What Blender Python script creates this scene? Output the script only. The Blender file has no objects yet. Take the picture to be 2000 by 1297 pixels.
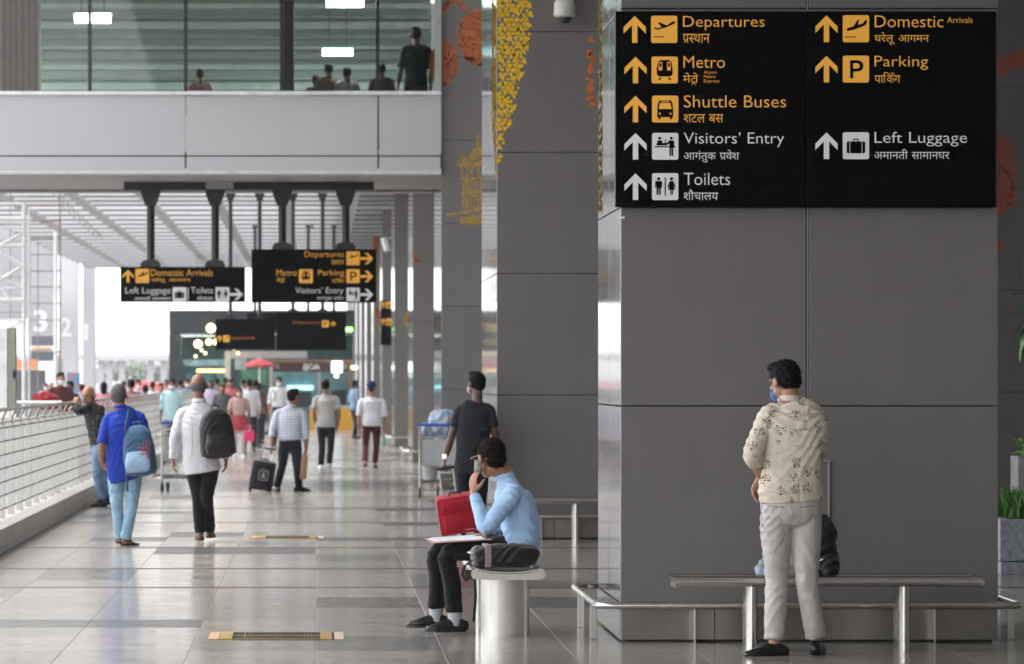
import bpy, bmesh, math, random
import numpy as np
from mathutils import Vector, Matrix
R = math.radians
random.seed(7); RNG = np.random.default_rng(7)
S = bpy.context.scene
COL = S.collection
# ---------------------------------------------------------------- camera
F = 8900.0          # focal length in photo pixels (photo is 2000 px wide)
EYE = 1.65
VX, VY = 617.0, 738.0
cam_d = bpy.data.cameras.new('camera'); cam = bpy.data.objects.new('camera', cam_d); COL.objects.link(cam)
cam.location = (0, 0, EYE); cam.rotation_euler = (R(90), 0, 0)
cam_d.sensor_width = 36; cam_d.lens = 36*F/2000
cam_d.shift_x = (1000-VX)/2000; cam_d.shift_y = (VY-648.5)/2000
cam_d.clip_start = .5; cam_d.clip_end = 3000
cam_d.dof.use_dof = True; cam_d.dof.focus_distance = 28.4; cam_d.dof.aperture_fstop = 6.5
S.camera = cam
# ---------------------------------------------------------------- world, sun, exposure
wd = bpy.data.worlds.new('World'); S.world = wd; wd.use_nodes = True
nt = wd.node_tree; nt.nodes.clear()
sky = nt.nodes.new('ShaderNodeTexSky'); sky.sky_type = 'NISHITA'; sky.sun_disc = False
SUN_EL, SUN_AZ = R(64), R(-62)
sky.sun_elevation = SUN_EL; sky.sun_rotation = SUN_AZ; sky.air_density = 1.0; sky.dust_density = 1.0; sky.ozone_density = 1
hs = nt.nodes.new('ShaderNodeHueSaturation'); hs.inputs['Saturation'].default_value = .12
bg = nt.nodes.new('ShaderNodeBackground'); bg.inputs['Strength'].default_value = .15
wo = nt.nodes.new('ShaderNodeOutputWorld')
nt.links.new(sky.outputs[0], hs.inputs['Color']); nt.links.new(hs.outputs[0], bg.inputs['Color']); nt.links.new(bg.outputs[0], wo.inputs['Surface'])
sd = bpy.data.lights.new('sun', 'SUN'); sd.energy = .9; sd.angle = R(14); sd.color = (1, .97, .93)
sun = bpy.data.objects.new('sun', sd); COL.objects.link(sun)
dirv = Vector((math.sin(SUN_AZ)*math.cos(SUN_EL), math.cos(SUN_AZ)*math.cos(SUN_EL), math.sin(SUN_EL)))
sun.rotation_euler = dirv.to_track_quat('Z', 'Y').to_euler(); sun.location = (-30, 20, 40)
S.view_settings.view_transform = 'Standard'; S.view_settings.look = 'None'
S.view_settings.exposure = 2.02; S.view_settings.gamma = 1; S.view_settings.use_curve_mapping = False
S.cycles.use_denoising = True
S.cycles.max_bounces = 8; S.cycles.diffuse_bounces = 5; S.cycles.glossy_bounces = 5; S.cycles.transmission_bounces = 6
S.cycles.transparent_max_bounces = 10; S.cycles.sample_clamp_indirect = 6

# ---------------------------------------------------------------- helpers
def Wp(px, py, D): return Vector(((px-VX)/F*D, D, EYE-(py-VY)/F*D))
def Dof(s): return F/s
def sock(n, name): return n.inputs[name]

class G:
    """tiny node-graph helper"""
    def __init__(s, name):
        s.m = bpy.data.materials.new(name); s.m.use_nodes = True
        s.t = s.m.node_tree; s.t.nodes.clear()
        s.out = s.t.nodes.new('ShaderNodeOutputMaterial'); s.b = s.t.nodes.new('ShaderNodeBsdfPrincipled')
        s.t.links.new(s.b.outputs[0], s.out.inputs[0])
        s.tc = s.t.nodes.new('ShaderNodeTexCoord')
    def n(s, typ, **kw):
        q = s.t.nodes.new(typ)
        for k, v in kw.items(): setattr(q, k, v)
        return q
    def l(s, a, b): s.t.links.new(a, b)
    def mapping(s, scale, src='Object', rot=(0,0,0)):
        mp = s.n('ShaderNodeMapping'); mp.inputs['Scale'].default_value = scale; mp.inputs['Rotation'].default_value = rot
        s.l(s.tc.outputs[src], mp.inputs['Vector']); return mp.outputs[0]
    def noise(s, scale, detail=4, rough=.55, vec=None, dist=0):
        q = s.n('ShaderNodeTexNoise'); q.inputs['Scale'].default_value = scale; q.inputs['Detail'].default_value = detail
        q.inputs['Roughness'].default_value = rough; q.inputs['Distortion'].default_value = dist
        s.l(vec if vec is not None else s.tc.outputs['Object'], q.inputs['Vector']); return q.outputs[0]
    def ramp(s, fac, stops, interp='LINEAR'):
        q = s.n('ShaderNodeValToRGB'); q.color_ramp.interpolation = interp
        e = q.color_ramp.elements
        while len(e) < len(stops): e.new(.5)
        for i, (p, c) in enumerate(stops):
            e[i].position = p; e[i].color = (c[0], c[1], c[2], 1) if hasattr(c, '__len__') else (c, c, c, 1)
        s.l(fac, q.inputs[0]); return q.outputs[0]
    def mix(s, fac, a, b, mode='MIX'):
        q = s.n('ShaderNodeMix', data_type='RGBA', blend_type=mode)
        for i, v in ((0, fac), (6, a), (7, b)):
            if hasattr(v, 'links') or hasattr(v, 'is_linked'): s.l(v, q.inputs[i])
            else: q.inputs[i].default_value = v if i == 0 else (v[0], v[1], v[2], 1)
        return q.outputs[2]
    def math(s, op, a, b=None):
        q = s.n('ShaderNodeMath', operation=op)
        for i, v in enumerate((a, b)):
            if v is None: continue
            if hasattr(v, 'is_linked'): s.l(v, q.inputs[i])
            else: q.inputs[i].default_value = v
        return q.outputs[0]
    def bump(s, h, strength=.2, dist=.01):
        q = s.n('ShaderNodeBump'); q.inputs['Strength'].default_value = strength; q.inputs['Distance'].default_value = dist
        s.l(h, q.inputs['Height']); s.l(q.outputs[0], s.b.inputs['Normal'])
    def col(s, v):
        if hasattr(v, 'is_linked'): s.l(v, s.b.inputs['Base Color'])
        else: s.b.inputs['Base Color'].default_value = (v[0], v[1], v[2], 1)
    def set(s, **kw):
        for k, v in kw.items():
            i = s.b.inputs[k.replace('_', ' ')]
            if hasattr(v, 'is_linked'): s.l(v, i)
            else: i.default_value = v
        return s

_MC = {}
def mat(name, c, rough=.5, metal=0, var=.12, scale=6, bump=0, bscale=None, spec=.5, vscale=(1,1,1), coat=0, sheen=0, rvar=.06):
    if name in _MC: return _MC[name]
    g = G(name); v = g.mapping(vscale)
    nz = g.noise(scale, 4, .6, v)
    lo = [max(0, x*(1-var)) for x in c]; hi = [min(1, x*(1+var)) for x in c]
    g.col(g.ramp(nz, [(.3, lo), (.7, hi)]))
    g.set(Metallic=metal)
    g.b.inputs['Specular IOR Level'].default_value = spec
    g.b.inputs['Coat Weight'].default_value = coat; g.b.inputs['Coat Roughness'].default_value = .1
    g.b.inputs['Sheen Weight'].default_value = sheen
    g.set(Roughness=g.ramp(nz, [(.2, max(.02, rough-rvar)), (.8, min(1, rough+rvar))]))
    if bump: g.bump(g.noise(bscale or scale*6, 5, .6, v), bump, .01)
    _MC[name] = g.m; return g.m
def cloth(name, c, var=.1, wr=.5, rough=.85, spec=.2):
    if name in _MC: return _MC[name]
    g = G(name)
    nz = g.noise(5, 4); g.col(g.ramp(nz, [(.3, [x*(1-var) for x in c]), (.7, [min(1, x*(1+var)) for x in c])]))
    g.set(Roughness=rough); g.b.inputs['Specular IOR Level'].default_value = spec; g.b.inputs['Sheen Weight'].default_value = .15
    v = g.mapping((6, 6, 4), rot=(.4, .5, .3)); v2 = g.mapping((500, 500, 500))
    f1 = g.noise(1, 2, .4, v, .6)
    rid = g.math('POWER', g.math('ABSOLUTE', g.math('SUBTRACT', f1, .5)), 1.3)
    wv = g.noise(1, 2, .5, v2)
    h = g.math('ADD', g.math('MULTIPLY', rid, wr*2.0), g.math('MULTIPLY', wv, .03))
    g.bump(h, .8, .03)
    _MC[name] = g.m; return g.m
def emit(name, c, strength):
    if name in _MC: return _MC[name]
    g = G(name); g.col(c); g.b.inputs['Emission Color'].default_value = (*c, 1); g.b.inputs['Emission Strength'].default_value = strength
    _MC[name] = g.m; return g.m

def props(o, label=None, cat=None, group=None, kind=None):
    if label: o['label'] = label
    if cat: o['category'] = cat
    if group: o['group'] = group
    if kind: o['kind'] = kind
    return o
def root(name, loc, label=None, cat=None, group=None, kind=None, rz=0):
    o = bpy.data.objects.new(name, None); COL.objects.link(o); o.location = loc; o.rotation_euler = (0, 0, rz)
    o.empty_display_size = .2
    return props(o, label, cat, group, kind)
def wmat(o):
    m = Matrix.LocRotScale(o.location, o.rotation_euler, o.scale)
    return wmat(o.parent) @ m if o.parent else m
def link(name, me, m, parent=None, world=True, smooth=False):
    o = bpy.data.objects.new(name, me); COL.objects.link(o)
    if m is not None: me.materials.clear(); me.materials.append(m)
    if smooth: me.polygons.foreach_set('use_smooth', [True]*len(me.polygons))
    if parent is not None:
        o.parent = parent
        if world: me.transform(wmat(parent).inverted())
    return o

class B:
    """collects shapes (world coordinates) and links them as ONE mesh object"""
    def __init__(s): s.v = []; s.f = []
    def add(s, v, f):
        k = len(s.v); s.v += [tuple(p) for p in v]; s.f += [tuple(i+k for i in q) for q in f]; return s
    def box(s, x0, x1, y0, y1, z0, z1, bev=0):
        if bev:
            bm = bmesh.new(); bmesh.ops.create_cube(bm, size=1)
            for q in bm.verts: q.co = Vector((x0+(q.co.x+.5)*(x1-x0), y0+(q.co.y+.5)*(y1-y0), z0+(q.co.z+.5)*(z1-z0)))
            bmesh.ops.bevel(bm, geom=bm.edges[:], offset=bev, segments=2, profile=.5, affect='EDGES')
            bm.verts.index_update()
            s.add([q.co[:] for q in bm.verts], [[q.index for q in fc.verts] for fc in bm.faces]); bm.free(); return s
        return s.add([(x0,y0,z0),(x1,y0,z0),(x1,y1,z0),(x0,y1,z0),(x0,y0,z1),(x1,y0,z1),(x1,y1,z1),(x0,y1,z1)],
                     [(0,3,2,1),(4,5,6,7),(0,1,5,4),(1,2,6,5),(2,3,7,6),(3,0,4,7)])
    def pbox(s, px0, py0, px1, py1, D, th, bev=0):
        a = Wp(px0, py1, D); b = Wp(px1, py0, D); return s.box(a.x, b.x, D, D+th, a.z, b.z, bev)
    def tube(s, pts, r, n=12, caps=True, sy=1):
        pts = [Vector(p) for p in pts]; rs = r if hasattr(r, '__len__') else [r]*len(pts)
        k = len(s.v); u = None
        for i, p in enumerate(pts):
            t = (pts[min(i+1, len(pts)-1)]-pts[max(i-1, 0)]).normalized()
            if u is None: u = t.orthogonal().normalized()
            u = (u-u.dot(t)*t).normalized(); w = t.cross(u)
            for j in range(n):
                a = 2*math.pi*j/n; s.v.append(tuple(p+u*rs[i]*math.cos(a)+w*rs[i]*sy*math.sin(a)))
        for i in range(len(pts)-1):
            for j in range(n): s.f.append((k+i*n+j, k+i*n+(j+1)%n, k+(i+1)*n+(j+1)%n, k+(i+1)*n+j))
        if caps:
            s.f.append(tuple(k+j for j in reversed(range(n)))); s.f.append(tuple(k+(len(pts)-1)*n+j for j in range(n)))
        return s
    def lathe(s, c, prof, n=20):
        k = len(s.v); c = Vector(c)
        for r, z in prof:
            for j in range(n):
                a = 2*math.pi*j/n; s.v.append((c.x+r*math.cos(a), c.y+r*math.sin(a), c.z+z))
        for i in range(len(prof)-1):
            for j in range(n): s.f.append((k+i*n+j, k+i*n+(j+1)%n, k+(i+1)*n+(j+1)%n, k+(i+1)*n+j))
        return s
    def prism(s, pts, D, th):     # polygon in the XZ plane, thickness along +Y
        k = len(s.v); n = len(pts)
        s.v += [(p[0], D, p[1]) for p in pts]+[(p[0], D+th, p[1]) for p in pts]
        ar = sum(pts[i][0]*pts[(i+1)%n][1]-pts[(i+1)%n][0]*pts[i][1] for i in range(n))
        o = list(range(n)) if ar > 0 else list(reversed(range(n)))
        s.f.append(tuple(k+i for i in o)); s.f.append(tuple(k+n+i for i in reversed(o)))
        for i in range(n):
            a, b = o[i], o[(i+1)%n]; s.f.append((k+b, k+a, k+n+a, k+n+b))
        return s
    def pprism(s, pts, D, th):
        q = [Wp(x, y, D) for x, y in pts]; return s.prism([(a.x, a.z) for a in q], D, th)
    def mesh(s, name='m'):
        me = bpy.data.meshes.new(name); me.from_pydata(s.v, [], s.f); me.update(); return me
    def build(s, name, m, parent=None, smooth=False, world=True):
        return link(name, s.mesh(name), m, parent, world, smooth)
def autosmooth(o, ang=40):
    me = o.data
    me.polygons.foreach_set('use_smooth', [True]*len(me.polygons))
    try: me.set_sharp_from_angle(angle=R(ang))
    except Exception: pass
    return o

# ---- text
def text_raw(body, bold=0):
    cu = bpy.data.curves.new('t', 'FONT'); cu.body = body; cu.size = 1; cu.resolution_u = 3; cu.offset = bold
    o = bpy.data.objects.new('t', cu); COL.objects.link(o)
    dg = bpy.context.evaluated_depsgraph_get(); dg.update()
    me = bpy.data.meshes.new_from_object(o.evaluated_get(dg)); bpy.data.objects.remove(o); bpy.data.curves.remove(cu)
    n = len(me.vertices); co = np.empty(n*3); me.vertices.foreach_get('co', co)
    fs = [tuple(p.vertices) for p in me.polygons]; bpy.data.meshes.remove(me)
    return co.reshape(-1, 3)[:, :2].copy(), fs
def deva(tokens):
    """tokens joined along the headline: plain str, ('half', ch) right stem cut, ('ra', ch) stroke below, ('tra', ch) chevron below, ('reph', ch)"""
    V = []; Fc = []; x = 0
    def put(v, f):
        k = sum(len(a) for a in V); V.append(v); Fc.extend([tuple(i+k for i in q) for q in f])
    for t in tokens:
        if t == ' ': x += .35; continue
        kind, ch = t[:2] if isinstance(t, tuple) else ('', t)
        if len(t) == 3 and isinstance(t, tuple): x += t[2]
        v, f = text_raw(ch, -.002)
        mn, mx = v[:, 0].min(), v[:, 0].max(); v[:, 0] -= mn; w = mx-mn
        if kind == 'half':
            v[:, 0] = np.minimum(v[:, 0], w*.66); w = w*.66
        v[:, 0] += x; put(v, f)
        def quad(a, b, th):
            a = np.array(a); b = np.array(b); d = b-a; nn = np.array([-d[1], d[0]])/np.hypot(*d)*th/2
            put(np.array([a+nn, a-nn, b-nn, b+nn])+[x, 0], [(0, 1, 2, 3)])
        if kind == 'ra': quad((w*.68, .26), (w*.25, .02), .06)
        if kind == 'tra': quad((w*.5, -.02), (w*.15, -.2), .055); quad((w*.5, -.02), (w*.85, -.2), .055)
        if kind == 'reph': quad((w*.55, .62), (w*.75, .8), .05); quad((w*.75, .8), (w*.5, .86), .05)
        x += w-.012
    return np.concatenate(V), Fc
def put_text(b, vf, rect, D, th=.003):
    v, f = vf; x0, y0, x1, y1 = rect
    mn = v.min(0); mx = v.max(0)
    a = Wp(x0, y1, D); c = Wp(x1, y0, D)
    u = (v-mn)/(mx-mn)
    X = a.x+u[:, 0]*(c.x-a.x); Z = a.z+u[:, 1]*(c.z-a.z)
    n = len(v)
    vv = [(X[i], D, Z[i]) for i in range(n)]
    b.add(vv, f)
    return b
# ---------------------------------------------------------------- organic bodies (lofted volumes fused by a voxel remesh)
def V3(*a): return np.array(a, float)
def _cat(P, t, i):
    n = len(P); p0 = P[max(i-1, 0)]; p1 = P[i]; p2 = P[min(i+1, n-1)]; p3 = P[min(i+2, n-1)]
    return .5*((2*p1)+(-p0+p2)*t+(2*p0-5*p1+4*p2-p3)*t*t+(-p0+3*p1-3*p2+p3)*t**3)
def loft(pts, rad, side=(1, 0, 0), n=22, sub=4, p=2.0, cap=.8):
    P = np.array(pts, float); Rd = np.array([r if hasattr(r, '__len__') else (r, r) for r in rad], float)
    C = []; Q = []
    for i in range(len(P)-1):
        for k in range(sub):
            t = k/sub; C.append(_cat(P, t, i)); Q.append(np.maximum(_cat(Rd, t, i), .002))
    C.append(P[-1]); Q.append(Rd[-1]); C = np.array(C); Q = np.array(Q)
    if cap > 0:
        def ext(c, q, d):
            L = min(q)*cap
            return [c+d*L*f for f in (.5, .87, 1.0)], [q*g for g in (.87, .5, .12)]
        d0 = C[0]-C[1]; d0 /= np.linalg.norm(d0)+1e-9; d1 = C[-1]-C[-2]; d1 /= np.linalg.norm(d1)+1e-9
        c0, q0 = ext(C[0], Q[0], d0); c1, q1 = ext(C[-1], Q[-1], d1)
        C = np.array(c0[::-1]+list(C)+c1); Q = np.array(q0[::-1]+list(Q)+q1)
    m = len(C); T = np.gradient(C, axis=0); T /= np.linalg.norm(T, axis=1)[:, None]+1e-12
    sd_ = np.array(side, float); a = np.arange(n)*2*math.pi/n
    ca = np.sign(np.cos(a))*np.abs(np.cos(a))**(2/p); sa = np.sign(np.sin(a))*np.abs(np.sin(a))**(2/p)
    Vv = []; u = None
    for i in range(m):
        uu = sd_-sd_.dot(T[i])*T[i]
        if np.linalg.norm(uu) < .25: uu = u if u is not None else np.cross(T[i], [.3, .5, .8])
        u = uu-uu.dot(T[i])*T[i]; u = u/np.linalg.norm(u); w = np.cross(T[i], u)
        Vv.append(C[i]+np.outer(ca*Q[i, 0], u)+np.outer(sa*Q[i, 1], w))
    Vv = np.concatenate(Vv)
    Fc = [(i*n+j, i*n+(j+1)%n, (i+1)*n+(j+1)%n, (i+1)*n+j) for i in range(m-1) for j in range(n)]
    Fc += [tuple(range(n))[::-1], tuple((m-1)*n+j for j in range(n))]
    return Vv, Fc
def ell(c, r, n=14):
    rs = []
    for i in range(9):
        a = math.pi*(i+.0)/8; rs.append((max(.02, math.sin(a)), -math.cos(a)))
    Vv = np.array([(c[0]+r[0]*q*math.cos(2*math.pi*j/n), c[1]+r[1]*q*math.sin(2*math.pi*j/n), c[2]+r[2]*z) for q, z in rs for j in range(n)])
    Fc = [(i*n+j, i*n+(j+1)%n, (i+1)*n+(j+1)%n, (i+1)*n+j) for i in range(8) for j in range(n)]
    Fc += [tuple(range(n))[::-1], tuple(8*n+j for j in range(n))]
    return Vv, Fc
def xf(prim, M):
    v, f = prim; M = np.array(M); return v@M[:3, :3].T+M[:3, 3], f
def h3(i, seed):
    x = (i[:, 0]*73856093 ^ i[:, 1]*19349663 ^ i[:, 2]*83492791 ^ seed*2654435761) & 0xffffffff
    x = (x ^ (x >> 13))*1274126177 & 0xffffffff; x = x ^ (x >> 16)
    return (x & 0xffff)/65535.0
def vn(p, seed=1):
    i = np.floor(p).astype(np.int64); f = p-i; f = f*f*(3-2*f); r = 0
    for dx in (0, 1):
        for dy in (0, 1):
            for dz in (0, 1):
                w = (f[:, 0] if dx else 1-f[:, 0])*(f[:, 1] if dy else 1-f[:, 1])*(f[:, 2] if dz else 1-f[:, 2])
                r = r+w*h3(i+np.array([dx, dy, dz]), seed)
    return r*2-1
def fuse(name, prims, m, parent, voxel=.01, smooth=4, disp=None, flat_z=None, post=None):
    b = B()
    for v, f in prims:
        v = np.asarray(v, float); qa = np.array([q for q in f if len(q) == 4]); c0 = v.mean(0)
        vol = np.einsum('ij,ij->', v[qa[:, 0]]-c0, np.cross(v[qa[:, 1]]-v[qa[:, 0]], v[qa[:, 2]]-v[qa[:, 0]]))
        if vol < 0: f = [q[::-1] for q in f]
        b.add([tuple(x) for x in v], f)
    me = b.mesh(); o = bpy.data.objects.new('tmp', me); COL.objects.link(o)
    md = o.modifiers.new('r', 'REMESH'); md.mode = 'VOXEL'; md.voxel_size = voxel
    if smooth: ms = o.modifiers.new('s', 'SMOOTH'); ms.factor = .5; ms.iterations = smooth
    dg = bpy.context.evaluated_depsgraph_get(); dg.update()
    out = bpy.data.meshes.new_from_object(o.evaluated_get(dg)); bpy.data.objects.remove(o); bpy.data.meshes.remove(me)
    n = len(out.vertices); co = np.empty(n*3, np.float32); out.vertices.foreach_get('co', co); co = co.reshape(-1, 3).astype(float)
    if disp is not None:
        no = np.empty(n*3, np.float32); out.vertex_normals.foreach_get('vector', no); no = no.reshape(-1, 3)
        co = co+no*disp(co)[:, None]
    if post is not None: co = post(co)
    if flat_z is not None: co[:, 2] = np.maximum(co[:, 2], flat_z)
    out.vertices.foreach_set('co', co.astype(np.float32).ravel()); out.update()
    return link(name, out, m, parent, True, True)

def folds(z0, hems=(), amp=.004, sc=(9, 9, 14), seed=1, hemamp=.008, hemf=60):
    """cloth folds: ridged noise everywhere plus stacked rings near listed heights (z, spread)"""
    def f(co):
        p = co*np.array(sc); w = vn(p*.5, seed+5)[:, None]*1.5
        r = 1-np.sqrt(vn(p+w, seed)**2+.03)*2
        q = co*np.array([1, 1, 1]); wob = vn(q*3.2, seed+7)*2.6+vn(q*7, seed+8)*.9
        m1 = np.clip(vn(q*4.1+3, seed+11)*1.6+.35, 0, 1); m2 = np.clip(vn(q*3.7+9, seed+12)*1.6+.3, 0, 1)
        s1 = np.sin(46*(q[:, 2]+.55*(q[:, 0]+q[:, 1]))+wob*2.2); s2 = np.sin(40*(q[:, 2]*.8-.75*(q[:, 0]-q[:, 1]))+wob*2.4+1.3)
        d = amp*.8*(m1*(1-np.abs(s1))**1.0*1.6+m2*(1-np.abs(s2))*1.6-.5)+amp*(r*.22)+amp*.35*vn(p*2.3+w, seed+2)
        for hz, sp in hems:
            g = np.exp(-((co[:, 2]-z0-hz)/sp)**2)
            d = d+g*hemamp*np.sin(hemf*2*(co[:, 2]-z0)+3*vn(co*8, seed+9)+4*co[:, 0]*6)
        return d
    return f
def frame(fwd, up=(0, 0, 1)):
    f = V3(*fwd); f /= np.linalg.norm(f); u = V3(*up); r = np.cross(f, u); r /= np.linalg.norm(r); u = np.cross(r, f)
    return r, f, u
def hand(wr, d, palm, k=1.0, curl=.5, left=True, spread=.3, thumb=1.0):
    """wr wrist, d direction of the fingers, palm = direction the palm faces"""
    d = np.array(d, float); d /= np.linalg.norm(d); pn = np.array(palm, float); pn -= pn.dot(d)*d; pn /= np.linalg.norm(pn)
    ac = np.cross(d, pn)*(-1 if left else 1)      # towards the thumb
    P = [loft([wr-d*.01*k, wr+d*.03*k, wr+d*.06*k, wr+d*.088*k], [(.026*k, .019*k), (.036*k, .017*k), (.041*k, .015*k), (.039*k, .012*k)], ac, 10, 3, 2.4)]
    for i, (ox, L) in enumerate(((.03, .072), (.010, .081), (-.010, .075), (-.029, .058))):
        q = wr+d*(.085-.004*abs(i-1))*k+ac*ox*k; pts = [q-d*.02*k, q]; ang = .15*curl; dd = d+ac*(ox*spread*4); dd /= np.linalg.norm(dd)
        for seg in (.45, .3, .25):
            ang += curl*.75
            pts.append(pts[-1]+(dd*math.cos(ang)+pn*math.sin(ang))*L*seg*k)
        P.append(loft(pts, [.009*k, .0092*k, .0085*k, .0078*k, .0065*k], ac, 8, 2))
    t0 = wr+d*.02*k+ac*.022*k; tdir = ac*.75*thumb+d*.65+pn*.35; tdir /= np.linalg.norm(tdir)
    t2 = tdir*.8+d*.4+pn*.3*curl; t2 /= np.linalg.norm(t2)
    P.append(loft([t0, t0+tdir*.038*k, t0+tdir*.038*k+t2*.03*k, t0+tdir*.038*k+t2*.055*k], [.015*k, .0125*k, .0105*k, .008*k], ac, 8, 2))
    return P
def head_prims(M, k):
    P = [ell((0, -.012, .03), (.077, .096, .09)), ell((0, .026, -.035), (.061, .066, .082)), ell((0, .058, -.095), (.027, .024, .02)),
         ell((0, .07, .036), (.048, .022, .012)), loft([(0, .085, .024), (0, .1, -.004), (0, .108, -.026)], [.008, .011, .014], n=8, sub=2),
         ell((0, .088, -.058), (.024, .011, .0095)), ell((.034, .03, -.055), (.03, .045, .03)), ell((-.034, .03, -.055), (.03, .045, .03)),
         ell((.034, .07, -.012), (.02, .018, .016)), ell((-.034, .07, -.012), (.02, .018, .016))]
    for s in (1, -1):
        P += [ell((s*.087, -.008, -.004), (.009, .020, .031)), ell((s*.080, .004, -.014), (.011, .012, .018))]
    K = np.diag([k, k, k, 1]); M = np.array(M)@K
    return [xf(q, M) for q in P]
def head_matrix(c, yaw, pitch=0, roll=0):
    return Matrix.Translation(Vector(c)) @ Matrix.Rotation(yaw, 4, 'Z') @ Matrix.Rotation(pitch, 4, 'X') @ Matrix.Rotation(roll, 4, 'Y')

def strands(o, m, n, L_, W_, seed, curl=1.0, up=.2):
    me = o.data; N = len(me.vertices); co = np.empty(N*3, np.float32); me.vertices.foreach_get('co', co); co = co.reshape(-1, 3)
    no = np.empty(N*3, np.float32); me.vertex_normals.foreach_get('vector', no); no = no.reshape(-1, 3); rg_ = np.random.default_rng(seed)
    b = B(); 
    for i in rg_.integers(0, N, n):
        p = Vector(co[i].tolist()); nn = Vector(no[i].tolist()); t = Vector(rg_.normal(size=3).tolist())*curl+Vector((0, 0, -.5)); t = (t-t.dot(nn)*nn).normalized()
        d = (nn*rg_.uniform(.2, .7)+t*.8).normalized(); l = L_*rg_.uniform(.5, 1.2); s_ = d.cross(nn).normalized()*W_
        p0 = p-nn*.003; q = p0+d*l*.55+nn*.002; r_ = p0+(d*.75+t*.6).normalized()*l
        b.add([p0-s_, p0+s_, q+s_*.7, q-s_*.7, r_], [(0, 1, 2, 3), (3, 2, 4)])
    h = b.build('hair_strands', m, o, world=False); h['kind'] = 'stuff'; return h

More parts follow.
